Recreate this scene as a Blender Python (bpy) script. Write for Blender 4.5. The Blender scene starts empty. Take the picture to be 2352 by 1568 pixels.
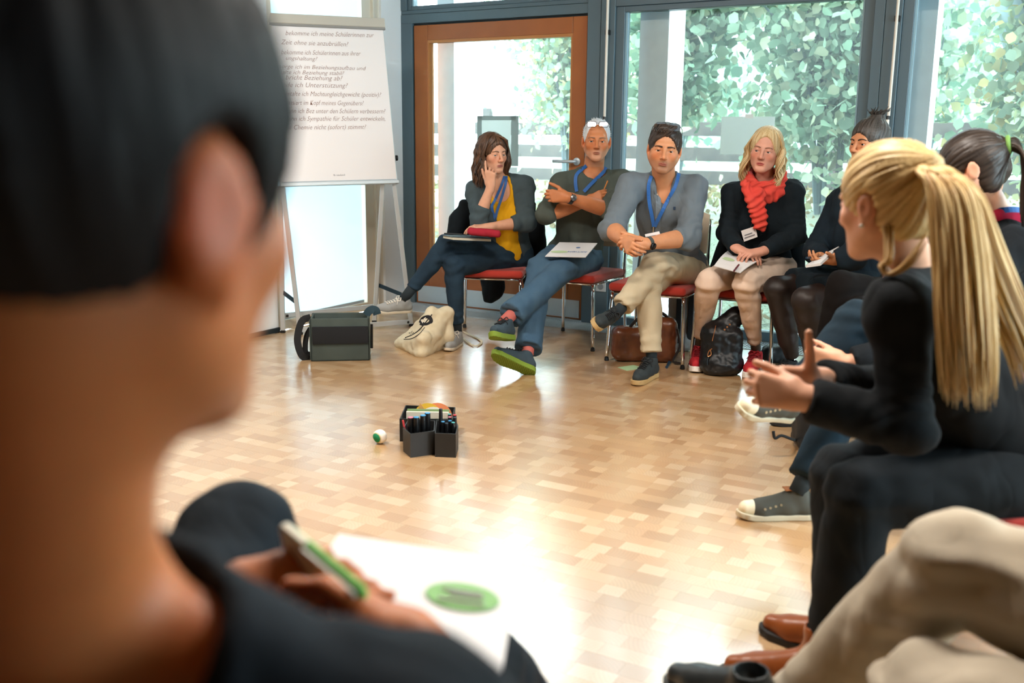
import bpy, bmesh, math, random
import numpy as np
from mathutils import Vector, Matrix
from mathutils.bvhtree import BVHTree

random.seed(7)
rng = np.random.default_rng(11)
SC = bpy.context.scene
COL = SC.collection
f32 = np.float32

# ------------------------------------------------------------------ camera
CAM_H, FPX, PITCH, ROLL = 1.25, 2287.0, math.radians(11.6), math.radians(0.5)
FW = np.array([0, math.cos(PITCH), -math.sin(PITCH)])
_R0 = np.array([1., 0, 0]); _U0 = np.cross(_R0, FW)
RT = math.cos(ROLL) * _R0 + math.sin(ROLL) * _U0
UP = -math.sin(ROLL) * _R0 + math.cos(ROLL) * _U0
CAM = np.array([0, 0, CAM_H])
cd = bpy.data.cameras.new('camera'); cam = bpy.data.objects.new('camera', cd); COL.objects.link(cam)
cd.sensor_width = 36.0; cd.lens = 36.0 * FPX / 2352.0; cd.clip_start = 0.02; cd.clip_end = 200
cam.matrix_world = Matrix(((RT[0], UP[0], -FW[0], 0), (RT[1], UP[1], -FW[1], 0), (RT[2], UP[2], -FW[2], CAM_H), (0, 0, 0, 1)))
cd.dof.use_dof = True; cd.dof.focus_distance = 5.3; cd.dof.aperture_fstop = 2.8
SC.camera = cam

def ray(x, y): return FW + RT * ((x - 1176) / FPX) - UP * ((y - 784) / FPX)
def at(x, y, Y):
    d = ray(x, y); return CAM + d * (Y / d[1])
def fl(x, y, z=0.0):
    d = ray(x, y); return CAM + d * ((z - CAM_H) / d[2])

# ------------------------------------------------------------------ world and exposure
w = bpy.data.worlds.new('sky'); SC.world = w; w.use_nodes = True
bg = w.node_tree.nodes['Background']; bg.inputs[0].default_value = (0.75, 0.91, 1.0, 1); bg.inputs[1].default_value = 7.0
SC.view_settings.view_transform = 'Standard'; SC.view_settings.look = 'None'
SC.view_settings.exposure = 1.38; SC.view_settings.gamma = 1.0; SC.view_settings.use_curve_mapping = False
LAMP_W = 30.0     # watts of each warm fill lamp added on the unseen ceiling
SC.cycles.use_adaptive_sampling = True; SC.cycles.adaptive_threshold = .08; SC.cycles.adaptive_min_samples = 16
SC.cycles.diffuse_bounces = 3; SC.cycles.glossy_bounces = 3; SC.cycles.max_bounces = 6; SC.cycles.transparent_max_bounces = 24; SC.cycles.sample_clamp_indirect = 6.0
SC.cycles.caustics_reflective = False; SC.cycles.caustics_refractive = False

# ------------------------------------------------------------------ wall frame: U along the window wall, N into the room
B = math.radians(30)
CORNER = np.array([-0.804, 7.572, 0.0])
WU = np.array([math.cos(B), -math.sin(B), 0]); WN = np.array([-math.sin(B), -math.cos(B), 0])
def W(u, v, z): return CORNER + WU * u + WN * v + np.array([0, 0, z])
MW = Matrix(((WU[0], WN[0], 0, CORNER[0]), (WU[1], WN[1], 0, CORNER[1]), (0, 0, 1, 0), (0, 0, 0, 1)))
def wu(x, y, v=0.0):            # u,z on the plane parallel to the window wall through a pixel
    d = ray(x, y); t = (v - (CAM - CORNER) @ WN) / (d @ WN); p = CAM + d * t
    return (p - CORNER) @ WU, p[2]

# window light: portals only guide the sky's light through the openings
def portal(name, u0, u1, z0, z1, v=-0.12, left=False):
    l = bpy.data.lights.new(name, 'AREA'); l.shape = 'RECTANGLE'; l.size = u1 - u0; l.size_y = z1 - z0
    l.cycles.is_portal = True
    o = bpy.data.objects.new(name, l); COL.objects.link(o)
    if left:
        c = W(v, (u0 + u1) / 2, (z0 + z1) / 2); zz = WU if left == 'r' else -WU; xx = WN
    else:
        c = W((u0 + u1) / 2, v, (z0 + z1) / 2); zz = -WN; xx = WU
    yy = np.cross(zz, xx)
    o.matrix_world = Matrix(((xx[0], yy[0], zz[0], c[0]), (xx[1], yy[1], zz[1], c[1]), (xx[2], yy[2], zz[2], c[2]), (0, 0, 0, 1)))
portal('window_portal', 0.0, 8.4, 0.05, 3.0)
portal('side_window_portal', 0.4, 1.4, 0.05, 2.6, left=True)
portal('added_window_portal', 0.6, 4.2, 0.3, 2.7, v=8.85, left='r')

# ------------------------------------------------------------------ materials
MATS = {}
def lin(c):
    if isinstance(c, str):
        c = [int(c[i:i + 2], 16) / 255 for i in (0, 2, 4)]
    return tuple(((x / 12.92) if x <= .04045 else ((x + .055) / 1.055) ** 2.4) for x in c)
def mat(name, col=(.8, .8, .8), rough=.5, metal=0.0, spec=.5, bump=None, vary=None, attr=None, sheen=0, sss=None, emit=None, coat=0):
    if name in MATS: return MATS[name]
    m = bpy.data.materials.new(name); m.use_nodes = True; nt = m.node_tree; b = nt.nodes['Principled BSDF']
    c = lin(col); b.inputs['Base Color'].default_value = (*c, 1); b.inputs['Roughness'].default_value = rough
    b.inputs['Metallic'].default_value = metal; b.inputs['Specular IOR Level'].default_value = spec
    if coat: b.inputs['Coat Weight'].default_value = coat; b.inputs['Coat Roughness'].default_value = .15
    if sheen: b.inputs['Sheen Weight'].default_value = sheen; b.inputs['Sheen Roughness'].default_value = .5
    if sss:
        b.inputs['Subsurface Weight'].default_value = sss[0]; b.inputs['Subsurface Radius'].default_value = (1, .35, .2); b.inputs['Subsurface Scale'].default_value = sss[1]
    if emit: b.inputs['Emission Color'].default_value = (*lin(emit[0]), 1); b.inputs['Emission Strength'].default_value = emit[1]
    src = None
    if attr:
        a = nt.nodes.new('ShaderNodeAttribute'); a.attribute_name = 'Col'; src = a.outputs['Color']
    if vary:                      # (scale, second colour, strength)
        tc = nt.nodes.new('ShaderNodeTexCoord'); n = nt.nodes.new('ShaderNodeTexNoise'); n.inputs['Scale'].default_value = vary[0]; n.inputs['Detail'].default_value = 5
        nt.links.new(tc.outputs['Object'], n.inputs['Vector'])
        r = nt.nodes.new('ShaderNodeMapRange'); r.inputs['From Min'].default_value = .35; r.inputs['From Max'].default_value = .65; r.inputs['To Max'].default_value = vary[2]
        nt.links.new(n.outputs['Fac'], r.inputs['Value'])
        mx = nt.nodes.new('ShaderNodeMix'); mx.data_type = 'RGBA'
        nt.links.new(r.outputs['Result'], mx.inputs['Factor'])
        if src: nt.links.new(src, mx.inputs[6])
        else: mx.inputs[6].default_value = (*c, 1)
        mx.inputs[7].default_value = (*lin(vary[1]), 1); src = mx.outputs[2]
    if src: nt.links.new(src, b.inputs['Base Color'])
    if bump:                      # (scale, strength, distance)
        tc = nt.nodes.new('ShaderNodeTexCoord'); n = nt.nodes.new('ShaderNodeTexNoise'); n.inputs['Scale'].default_value = bump[0]; n.inputs['Detail'].default_value = 3
        nt.links.new(tc.outputs['Object'], n.inputs['Vector'])
        bp = nt.nodes.new('ShaderNodeBump'); bp.inputs['Strength'].default_value = bump[1]; bp.inputs['Distance'].default_value = bump[2]
        nt.links.new(n.outputs['Fac'], bp.inputs['Height']); nt.links.new(bp.outputs['Normal'], b.inputs['Normal'])
    MATS[name] = m; return m
def cloth(name, col, col2=None, rough=.9, sheen=0, fold=.28, fscale=7):
    """woven cloth: weave grain plus the fine creases of the fabric as relief"""
    if name in MATS: return MATS[name]
    m = mat(name, col, rough, 0, .25, bump=(420, .25, .002), vary=(9, col2 or col, .6), sheen=sheen); nt = m.node_tree; b = nt.nodes['Principled BSDF']; L = nt.links.new
    prev = b.inputs['Normal'].links[0].from_node; tc = nt.nodes.new('ShaderNodeTexCoord'); n = nt.nodes.new('ShaderNodeTexNoise'); n.inputs['Scale'].default_value = fscale; n.inputs['Detail'].default_value = 1.5; n.inputs['Roughness'].default_value = .5; n.inputs['Distortion'].default_value = 1.1
    mp_ = nt.nodes.new('ShaderNodeMapping'); mp_.inputs['Scale'].default_value = (1.0, 1.0, .55); mp_.inputs['Rotation'].default_value = (.4, .5, .3); L(tc.outputs['Object'], mp_.inputs[0]); L(mp_.outputs[0], n.inputs['Vector'])
    m1 = nt.nodes.new('ShaderNodeMath'); m1.operation = 'SUBTRACT'; m1.inputs[1].default_value = .5; L(n.outputs['Fac'], m1.inputs[0]); m2_ = nt.nodes.new('ShaderNodeMath'); m2_.operation = 'ABSOLUTE'; L(m1.outputs[0], m2_.inputs[0]); m4 = nt.nodes.new('ShaderNodeMath'); m4.operation = 'POWER'; m4.inputs[1].default_value = .7; L(m2_.outputs[0], m4.inputs[0])
    bp = nt.nodes.new('ShaderNodeBump'); bp.inputs['Strength'].default_value = fold; bp.inputs['Distance'].default_value = .022; L(m4.outputs[0], bp.inputs['Height']); L(bp.outputs['Normal'], prev.inputs['Normal'])
    return m
def glassmat(name, tint=(.93, .98, .98), haze=0):
    if name in MATS: return MATS[name]
    m = bpy.data.materials.new(name); m.use_nodes = True; nt = m.node_tree; nt.nodes.clear()
    o = nt.nodes.new('ShaderNodeOutputMaterial'); t = nt.nodes.new('ShaderNodeBsdfTransparent'); g = nt.nodes.new('ShaderNodeBsdfGlossy'); mx = nt.nodes.new('ShaderNodeMixShader'); fr = nt.nodes.new('ShaderNodeFresnel')
    if haze:
        tr2 = nt.nodes.new('ShaderNodeBsdfTranslucent'); tr2.inputs[0].default_value = (.9, .97, 1, 1); m3 = nt.nodes.new('ShaderNodeMixShader'); m3.inputs[0].default_value = haze; nt.links.new(t.outputs[0], m3.inputs[1]); nt.links.new(tr2.outputs[0], m3.inputs[2])  # pale veil mixed into the glass to imitate glare washing out the view
    t.inputs[0].default_value = (*tint, 1); g.inputs['Roughness'].default_value = 0.02; fr.inputs['IOR'].default_value = 1.45
    nt.links.new(fr.outputs[0], mx.inputs[0]); nt.links.new((m3 if haze else t).outputs[0], mx.inputs[1]); nt.links.new(g.outputs[0], mx.inputs[2]); nt.links.new(mx.outputs[0], o.inputs[0])
    MATS[name] = m; return m

# ------------------------------------------------------------------ object helpers
def tag(o, label=None, cat=None, group=None, kind=None):
    if label: o['label'] = label
    if cat: o['category'] = cat
    if group: o['group'] = group
    if kind: o['kind'] = kind
    return o
def link(name, me, m=None, parent=None):
    o = bpy.data.objects.new(name, me); COL.objects.link(o)
    if m is not None and not me.materials: me.materials.append(m)
    if parent is not None: o.parent = parent
    return o
def empty(name, loc=(0, 0, 0), rz=0.0):
    o = bpy.data.objects.new(name, None); COL.objects.link(o); o.location = [float(x) for x in loc]; o.rotation_euler = (0, 0, rz); o.empty_display_size = .1
    return o
def keep(o, parent):            # parent an object built in world coordinates without moving it
    mi = parent_matrix(parent).inverted(); o.parent = parent; o.matrix_parent_inverse = mi; return o
def parent_matrix(p):
    m = Matrix.LocRotScale(p.location, p.rotation_euler, p.scale)
    if p.parent: m = parent_matrix(p.parent) @ p.matrix_parent_inverse @ m
    return m
def mesh_from(name, V, Fc, smooth=False, col=None):
    me = bpy.data.meshes.new(name); V = np.asarray(V, dtype=np.float32)
    if isinstance(Fc, np.ndarray) and Fc.ndim == 2:
        k = Fc.shape[1]; me.vertices.add(len(V)); me.vertices.foreach_set('co', V.ravel())
        me.loops.add(Fc.size); me.loops.foreach_set('vertex_index', Fc.astype(np.int32).ravel())
        me.polygons.add(len(Fc)); me.polygons.foreach_set('loop_start', np.arange(0, Fc.size, k, dtype=np.int32))
        me.update(calc_edges=True)
    else:
        me.from_pydata(V.tolist(), [], [list(f) for f in Fc]); me.update()
    if smooth: me.polygons.foreach_set('use_smooth', np.ones(len(me.polygons), dtype=bool))
    if col is not None:
        a = me.color_attributes.new('Col', 'FLOAT_COLOR', 'POINT'); c = np.ones((len(V), 4), np.float32); c[:, :3] = col
        a.data.foreach_set('color', c.ravel())
    return me

class MB:
    """collects shapes, then links them as one mesh"""
    def __init__(s): s.bm = bmesh.new()
    def box(s, lo, hi, M=None, bev=0, seg=1):
        r = bmesh.ops.create_cube(s.bm, size=1); vs = r['verts']
        lo = Vector(lo); hi = Vector(hi)
        for v in vs: v.co = Vector((lo[i] + (v.co[i] + .5) * (hi[i] - lo[i]) for i in range(3)))
        if bev:
            es = list({e for v in vs for e in v.link_edges}); r2 = bmesh.ops.bevel(s.bm, geom=es, offset=bev, segments=seg, profile=.5, affect='EDGES'); vs = list({v for f in r2['faces'] for v in f.verts} | set(v for v in vs if v.is_valid))
        if M is not None: bmesh.ops.transform(s.bm, matrix=M, verts=[v for v in vs if v.is_valid])
        return s
    def tube(s, pts, r, n=8, caps=True, M=None):
        V, Fc = tube_np([Vector(p) for p in pts], r, n, caps)
        if M is not None: V = [M @ Vector(v) for v in V]
        vs = [s.bm.verts.new(v) for v in V]
        for f in Fc: s.bm.faces.new([vs[i] for i in f])
        return s
    def lathe(s, prof, n=16, M=None):
        rings = []
        for r, z in prof:
            rings.append([s.bm.verts.new((M @ Vector(p)) if M is not None else p) for p in [(r * math.cos(2 * math.pi * i / n), r * math.sin(2 * math.pi * i / n), z) for i in range(n)]])
        for a, b in zip(rings, rings[1:]):
            for i in range(n): s.bm.faces.new((a[i], a[(i + 1) % n], b[(i + 1) % n], b[i]))
        s.bm.faces.new(rings[0][::-1]); s.bm.faces.new(rings[-1]); return s
    def prism(s, poly, z0, z1, M=None):
        f = lambda p: (M @ Vector(p)) if M is not None else Vector(p)
        a = [s.bm.verts.new(f((x, y, z0))) for x, y in poly]; b = [s.bm.verts.new(f((x, y, z1))) for x, y in poly]; n = len(poly)
        s.bm.faces.new(a[::-1]); s.bm.faces.new(b)
        for i in range(n): s.bm.faces.new((a[i], a[(i + 1) % n], b[(i + 1) % n], b[i]))
        return s
    def poly(s, pts, faces):
        vs = [s.bm.verts.new(p) for p in pts]
        for f in faces: s.bm.faces.new([vs[i] for i in f])
        return s
    def mesh(s, name, smooth=False):
        bmesh.ops.recalc_face_normals(s.bm, faces=s.bm.faces)
        me = bpy.data.meshes.new(name); s.bm.to_mesh(me); s.bm.free()
        if smooth:
            me.polygons.foreach_set('use_smooth', np.ones(len(me.polygons), dtype=bool))
            if smooth != 'all': me.set_sharp_from_angle(angle=math.radians(40))
        return me
    def build(s, name, m, parent=None, smooth=False): return link(name, s.mesh(name, smooth), m, parent)

def tube_np(pts, r, n=8, caps=True):
    pts = [Vector(p) for p in pts]; N = len(pts)
    rs = [r] * N if isinstance(r, (int, float)) else list(r)
    V = []; Fc = []; ref = None
    for i in range(N):
        t = (pts[min(i + 1, N - 1)] - pts[max(i - 1, 0)])
        t = t.normalized() if t.length > 1e-9 else Vector((0, 0, 1))
        if ref is None:
            ref = Vector((0, 0, 1)) if abs(t.z) < .9 else Vector((1, 0, 0))
        a = (ref - t * ref.dot(t)).normalized(); ref = a; b = t.cross(a)
        for k in range(n):
            th = 2 * math.pi * k / n; V.append(pts[i] + (a * math.cos(th) + b * math.sin(th)) * rs[i])
    for i in range(N - 1):
        for k in range(n):
            Fc.append((i * n + k, i * n + (k + 1) % n, (i + 1) * n + (k + 1) % n, (i + 1) * n + k))
    if caps: Fc.append(tuple(range(n))[::-1]); Fc.append(tuple((N - 1) * n + k for k in range(n)))
    return V, Fc
def spline(pts, n=8):             # Catmull-Rom
    P = [np.asarray(p, float) for p in pts]; P = [2 * P[0] - P[1]] + P + [2 * P[-1] - P[-2]]; out = []
    for i in range(1, len(P) - 2):
        for k in range(n):
            t = k / n; p0, p1, p2, p3 = P[i - 1:i + 3]
            out.append(.5 * (2 * p1 + (p2 - p0) * t + (2 * p0 - 5 * p1 + 4 * p2 - p3) * t * t + (3 * p1 - p0 - 3 * p2 + p3) * t ** 3))
    out.append(P[-2]); return out
def copy_tree(o, parent=None):
    c = o.copy(); COL.objects.link(c); c.parent = parent
    for ch in list(o.children): copy_tree(ch, c)
    return c
def ribbon(pts, nrm, wdt, th=.0015):   # flat strap along pts with face normals nrm
    pts = [np.asarray(p, float) for p in pts]; V = []; Fc = []; N = len(pts)
    for i in range(N):
        t = pts[min(i + 1, N - 1)] - pts[max(i - 1, 0)]; t /= np.linalg.norm(t) + 1e-9
        n = np.asarray(nrm[i] if isinstance(nrm, list) else nrm, float); s = np.cross(t, n); s /= np.linalg.norm(s) + 1e-9; n = np.cross(s, t)
        for a, b in ((-1, 0), (1, 0), (1, 1), (-1, 1)): V.append(pts[i] + s * a * wdt / 2 + n * b * th)
    for i in range(N - 1):
        for k in range(4): Fc.append((i * 4 + k, i * 4 + (k + 1) % 4, i * 4 + 4 + (k + 1) % 4, i * 4 + 4 + k))
    Fc.append((3, 2, 1, 0)); Fc.append(tuple(4 * N - 4 + k for k in range(4)))
    return V, Fc

# ------------------------------------------------------------------ implicit surfaces (smooth unions meshed with surface nets)
def nrmz(v): v = np.asarray(v, float); return v / (np.linalg.norm(v) + 1e-12)
class SDF:
    def __init__(s, lo, hi, h):
        s.h = h; s.lo = np.asarray(lo, float); s.n = tuple(int(math.ceil((b - a) / h)) + 1 for a, b in zip(lo, hi)); s.d = np.full(s.n, .3, f32)
    def region(s, lo, hi, pad):
        i0 = [max(0, int(math.floor((lo[i] - pad - s.lo[i]) / s.h))) for i in range(3)]; i1 = [min(s.n[i], int(math.ceil((hi[i] + pad - s.lo[i]) / s.h)) + 1) for i in range(3)]
        if any(b <= a for a, b in zip(i0, i1)): return None
        g = [(s.lo[i] + np.arange(i0[i], i1[i]) * s.h).astype(f32) for i in range(3)]
        return tuple(slice(a, b) for a, b in zip(i0, i1)), g[0][:, None, None], g[1][None, :, None], g[2][None, None, :]
    def add(s, prim, k=.01):
        lo, hi, fn = prim; r = s.region(lo, hi, k + 2 * s.h + .012)
        if r is None: return
        sl, x, y, z = r; v = fn(x, y, z); a = s.d[sl]
        if k > 0:
            hh = np.clip(.5 + .5 * (a - v) / k, 0, 1); s.d[sl] = a + (v - a) * hh - k * hh * (1 - hh)
        else: s.d[sl] = np.minimum(a, v)
    def sub(s, prim, k=.006):
        lo, hi, fn = prim; r = s.region(lo, hi, k + 2 * s.h + .012)
        if r is None: return
        sl, x, y, z = r; v = -fn(x, y, z); a = s.d[sl]
        if k > 0:
            hh = np.clip(.5 - .5 * (a - v) / k, 0, 1); s.d[sl] = a + (v - a) * hh + k * hh * (1 - hh)
        else: s.d[sl] = np.maximum(a, v)
    def mesh(s):
        d = s.d; h = s.h; ins = d < 0
        c = ins[:-1, :-1, :-1].astype(np.int8)
        cnt = np.zeros(tuple(n - 1 for n in s.n), np.int8)
        for i in (0, 1):
            for j in (0, 1):
                for k in (0, 1): cnt += ins[i:s.n[0] - 1 + i, j:s.n[1] - 1 + j, k:s.n[2] - 1 + k]
        I = np.argwhere((cnt > 0) & (cnt < 8)); n = len(I)
        idx = np.full(cnt.shape, -1, np.int32); idx[I[:, 0], I[:, 1], I[:, 2]] = np.arange(n)
        cs = {}
        for i in (0, 1):
            for j in (0, 1):
                for k in (0, 1): cs[i, j, k] = d[I[:, 0] + i, I[:, 1] + j, I[:, 2] + k]
        acc = np.zeros((n, 3)); m = np.zeros(n)
        for ax in range(3):
            for p in (0, 1):
                for q in (0, 1):
                    a = [p, q]; a.insert(ax, 0); b = [p, q]; b.insert(ax, 1)
                    va, vb = cs[tuple(a)], cs[tuple(b)]; cr = (va < 0) != (vb < 0)
                    t = np.where(cr, va / np.where(cr, va - vb, 1), 0)
                    P = np.tile(np.array(a, float), (n, 1)); P[:, ax] = t
                    acc[cr] += P[cr]; m[cr] += 1
        V = s.lo + (I + acc / m[:, None]) * h
        Q = []
        for ax in range(3):
            o1, o2 = [q for q in range(3) if q != ax]
            sa = [slice(1, -1)] * 3; sa[ax] = slice(0, -1); sb = list(sa); sb[ax] = slice(1, None)
            A = ins[tuple(sa)]; Bn = ins[tuple(sb)]; E = np.argwhere(A != Bn)
            if not len(E): continue
            inside = A[E[:, 0], E[:, 1], E[:, 2]]
            base = E.copy(); base[:, o1] += 1; base[:, o2] += 1
            def cell(a, b):
                q = base.copy(); q[:, o1] -= a; q[:, o2] -= b; return idx[q[:, 0], q[:, 1], q[:, 2]]
            quad = np.stack([cell(1, 1), cell(0, 1), cell(0, 0), cell(1, 0)], 1)
            flip = inside if ax != 1 else ~inside
            quad[~flip] = quad[~flip][:, ::-1]
            Q.append(quad)
        Q = np.concatenate(Q); Q = Q[(Q >= 0).all(1)]
        return V, Q
def vnormals(V, Q):
    n = np.cross(V[Q[:, 2]] - V[Q[:, 0]], V[Q[:, 3]] - V[Q[:, 1]]); N = np.zeros_like(V)
    for k in range(4): np.add.at(N, Q[:, k], n)
    return N / (np.linalg.norm(N, axis=1, keepdims=True) + 1e-12)
def _hash(i, j, k, seed):
    h = (i * 374761393 + j * 668265263 + k * 1274126177 + seed * 974711) & 0x7fffffff
    h = ((h ^ (h >> 13)) * 1274126177) & 0x7fffffff
    return ((h ^ (h >> 16)) & 0xffff) / 65535.0
def vnoise(P, seed=0):
    I = np.floor(P).astype(np.int64); fr = P - I; fr = fr * fr * (3 - 2 * fr); o = 0
    for a in (0, 1):
        for b in (0, 1):
            for c in (0, 1):
                wgt = (fr[:, 0] if a else 1 - fr[:, 0]) * (fr[:, 1] if b else 1 - fr[:, 1]) * (fr[:, 2] if c else 1 - fr[:, 2])
                o = o + wgt * _hash(I[:, 0] + a, I[:, 1] + b, I[:, 2] + c, seed)
    return o * 2 - 1

def cap(a, b, ra, rb=None, flat=None, cut=False, prof=None):
    """tapered capsule; flat=(axis,s) squashes it along axis; cut=True ends it flat at b"""
    a = np.asarray(a, float); b = np.asarray(b, float); rb = ra if rb is None else rb; R = max(ra, rb) if prof is None else max(prof)
    lo = np.minimum(a, b) - R; hi = np.maximum(a, b) + R
    if flat: wv = nrmz(flat[0]); sc = 1 / flat[1]
    ab = b - a; c = a.copy()
    def tr(v): return v + (sc - 1) * (v @ wv) * wv
    A2 = np.zeros(3); B2 = tr(ab) if flat else ab; L2 = float(B2 @ B2) + 1e-12; L = math.sqrt(L2)
    def fn(x, y, z):
        px, py, pz = x - f32(c[0]), y - f32(c[1]), z - f32(c[2])
        if flat:
            dt = (px * f32(wv[0]) + py * f32(wv[1]) + pz * f32(wv[2])) * f32(sc - 1)
            px = px + dt * f32(wv[0]); py = py + dt * f32(wv[1]); pz = pz + dt * f32(wv[2])
        t0 = (px * f32(B2[0]) + py * f32(B2[1]) + pz * f32(B2[2])) / f32(L2); t = np.clip(t0, 0, 1)
        dx = px - t * f32(B2[0]); dy = py - t * f32(B2[1]); dz = pz - t * f32(B2[2])
        dist = np.sqrt(dx * dx + dy * dy + dz * dz)
        rr = f32(ra) + t * f32(rb - ra) if prof is None else np.interp(t, np.linspace(0, 1, len(prof)), prof).astype(f32)
        v = dist - rr
        if flat: v = v * f32(min(1, flat[1]) * .5 + .5)
        if cut: v = np.maximum(v, (t0 - 1) * f32(L))
        return v
    return lo, hi, fn
def ell(c, r, M=np.eye(3)):
    """ellipsoid, M rows = its axes"""
    c = np.asarray(c, float); M = np.asarray(M, float); r = np.asarray(r, float)
    ext = np.sqrt(((M * r[:, None]) ** 2).sum(0)); lo = c - ext; hi = c + ext
    def fn(x, y, z):
        px, py, pz = x - f32(c[0]), y - f32(c[1]), z - f32(c[2]); k0 = 0; k1 = 0
        for i in range(3):
            q = (px * f32(M[i, 0]) + py * f32(M[i, 1]) + pz * f32(M[i, 2])) / f32(r[i]); k0 = k0 + q * q; q = q / f32(r[i]); k1 = k1 + q * q
        k0 = np.sqrt(k0); return k0 * (k0 - 1) / np.sqrt(k1 + f32(1e-9))
    return lo, hi, fn
def rbox(c, half, M=np.eye(3), r=.01):
    c = np.asarray(c, float); M = np.asarray(M, float); half = np.asarray(half, float)
    ext = (np.abs(M) * half[:, None]).sum(0); lo = c - ext; hi = c + ext
    def fn(x, y, z):
        px, py, pz = x - f32(c[0]), y - f32(c[1]), z - f32(c[2]); s2 = 0; mx = None
        for i in range(3):
            q = np.abs(px * f32(M[i, 0]) + py * f32(M[i, 1]) + pz * f32(M[i, 2])) - f32(half[i] - r)
            s2 = s2 + np.maximum(q, 0) ** 2; mx = q if mx is None else np.maximum(mx, q)
        return np.sqrt(s2) + np.minimum(mx, 0) - f32(r)
    return lo, hi, fn
def smesh(name, S, m, parent=None, disp=None, colf=None, smooth=True):
    V, Q = S.mesh(); 
    if disp is not None: N = vnormals(V, Q); V = V + N * disp(V, N)[:, None]
    col = colf(V) if colf is not None else None
    o = link(name, mesh_from(name, V, Q, smooth, col), m)
    if parent is not None: keep(o, parent)
    return o
def pmesh(name, V, Fc, m, parent=None, smooth=False, col=None):
    o = link(name, mesh_from(name, np.array([list(v) for v in V]), Fc, smooth, col), m)
    if parent is not None: keep(o, parent)
    return o
# ================================================================== SETTING
M_GREY = mat('grey_aluminium_frame', '566a74', .42, 0, .5, bump=(300, .05, .001))
M_GREYD = mat('frame_gasket', '1d2a30', .6)
M_WOODDOOR = mat('orange_stained_wood', 'a8602a', .38, 0, .5, bump=(60, .05, .001), vary=(3, '8f4f22', .5))
M_WHITE = mat('white_wall_paint', 'eef2f4', .75, vary=(2, 'e6ebee', .5))
M_CREAM = mat('cream_window_wood', 'e2d9c8', .5)
M_ALU = mat('brushed_aluminium', 'bcc5ca', .38, .35, .5)
M_CHROME = mat('chrome', 'd9dde0', .08, 1.0)
M_POST = mat('white_outdoor_post', 'fbfaf8', .7, vary=(14, 'ecebea', .5))
M_BLACKPL = mat('black_plastic', '101214', .4)
M_GLASS = glassmat('window_glass', haze=.045)
CEIL = 3.0
def wbox(u0, u1, v0, v1, z0, z1, bev=0): return MB().box((u0, v0, z0), (u1, v1, z1), MW, bev)
def struct(o): o['kind'] = 'structure'; return o

# --- floor: slab plus end-grain wood blocks
floor = struct(wbox(-.02, 8.6, -.02, 8.8, -.12, -.006).build('floor', mat('floor_substrate', 'a88a66', .6)))
def floor_material():
    m = bpy.data.materials.new('end_grain_wood'); m.use_nodes = True; nt = m.node_tree; b = nt.nodes['Principled BSDF']; L = nt.links.new
    a = nt.nodes.new('ShaderNodeAttribute'); a.attribute_name = 'Col'
    uv = nt.nodes.new('ShaderNodeUVMap'); uv.uv_map = 'ring'
    n0 = nt.nodes.new('ShaderNodeTexNoise'); n0.inputs['Scale'].default_value = 6; L(uv.outputs[0], n0.inputs['Vector'])
    wv = nt.nodes.new('ShaderNodeTexWave'); wv.wave_type = 'RINGS'; wv.rings_direction = 'Z'; wv.inputs['Scale'].default_value = 28; wv.inputs['Distortion'].default_value = 1.2; wv.inputs['Detail'].default_value = 2
    L(uv.outputs[0], wv.inputs['Vector'])
    mr = nt.nodes.new('ShaderNodeMapRange'); mr.inputs['To Min'].default_value = .90; mr.inputs['To Max'].default_value = 1.05; L(wv.outputs['Fac'], mr.inputs['Value'])
    mx = nt.nodes.new('ShaderNodeMix'); mx.data_type = 'RGBA'; mx.blend_type = 'MULTIPLY'; mx.inputs['Factor'].default_value = .6
    cb = nt.nodes.new('ShaderNodeCombineColor'); 
    for i in range(3): L(mr.outputs[0], cb.inputs[i])
    L(a.outputs['Color'], mx.inputs[6]); L(cb.outputs[0], mx.inputs[7])
    # sparse dark cracks and knots of the wood itself
    vo = nt.nodes.new('ShaderNodeTexNoise'); vo.inputs['Scale'].default_value = 17; vo.inputs['Detail'].default_value = 1; L(uv.outputs[0], vo.inputs['Vector'])
    cr = nt.nodes.new('ShaderNodeMapRange'); cr.inputs['From Min'].default_value = .80; cr.inputs['From Max'].default_value = .83; L(vo.outputs['Fac'], cr.inputs['Value'])
    m2 = nt.nodes.new('ShaderNodeMix'); m2.data_type = 'RGBA'; L(cr.outputs[0], m2.inputs['Factor']); L(mx.outputs[2], m2.inputs[6]); m2.inputs[7].default_value = (*lin('4a3424'), 1)
    L(m2.outputs[2], b.inputs['Base Color']); b.inputs['Roughness'].default_value = .30; b.inputs['Specular IOR Level'].default_value = .5
    rr = nt.nodes.new('ShaderNodeMapRange'); rr.inputs['To Min'].default_value = .30; rr.inputs['To Max'].default_value = .42; L(n0.outputs['Fac'], rr.inputs['Value']); L(rr.outputs[0], b.inputs['Roughness'])
    b.inputs['Coat Weight'].default_value = 1.0; b.inputs['Coat Roughness'].default_value = .2; b.inputs['Coat IOR'].default_value = 2.0
    return m
M_FLOOR = floor_material()
WOOD = [lin(c) for c in ('c39f74', 'bc966b', 'c8a67d', 'b78f64', 'ccac86', 'c29e73', 'ba946a', 'b38b60', 'c6a37a', 'bf9a6f')]
def project(P):
    v = np.asarray(P) - CAM; z = v @ FW; return 1176 + FPX * (v @ RT) / z, 784 - FPX * (v @ UP) / z, z
blocks = []
LEN = (.056, .068, .08, .094, .112)
ROW = .062
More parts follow.
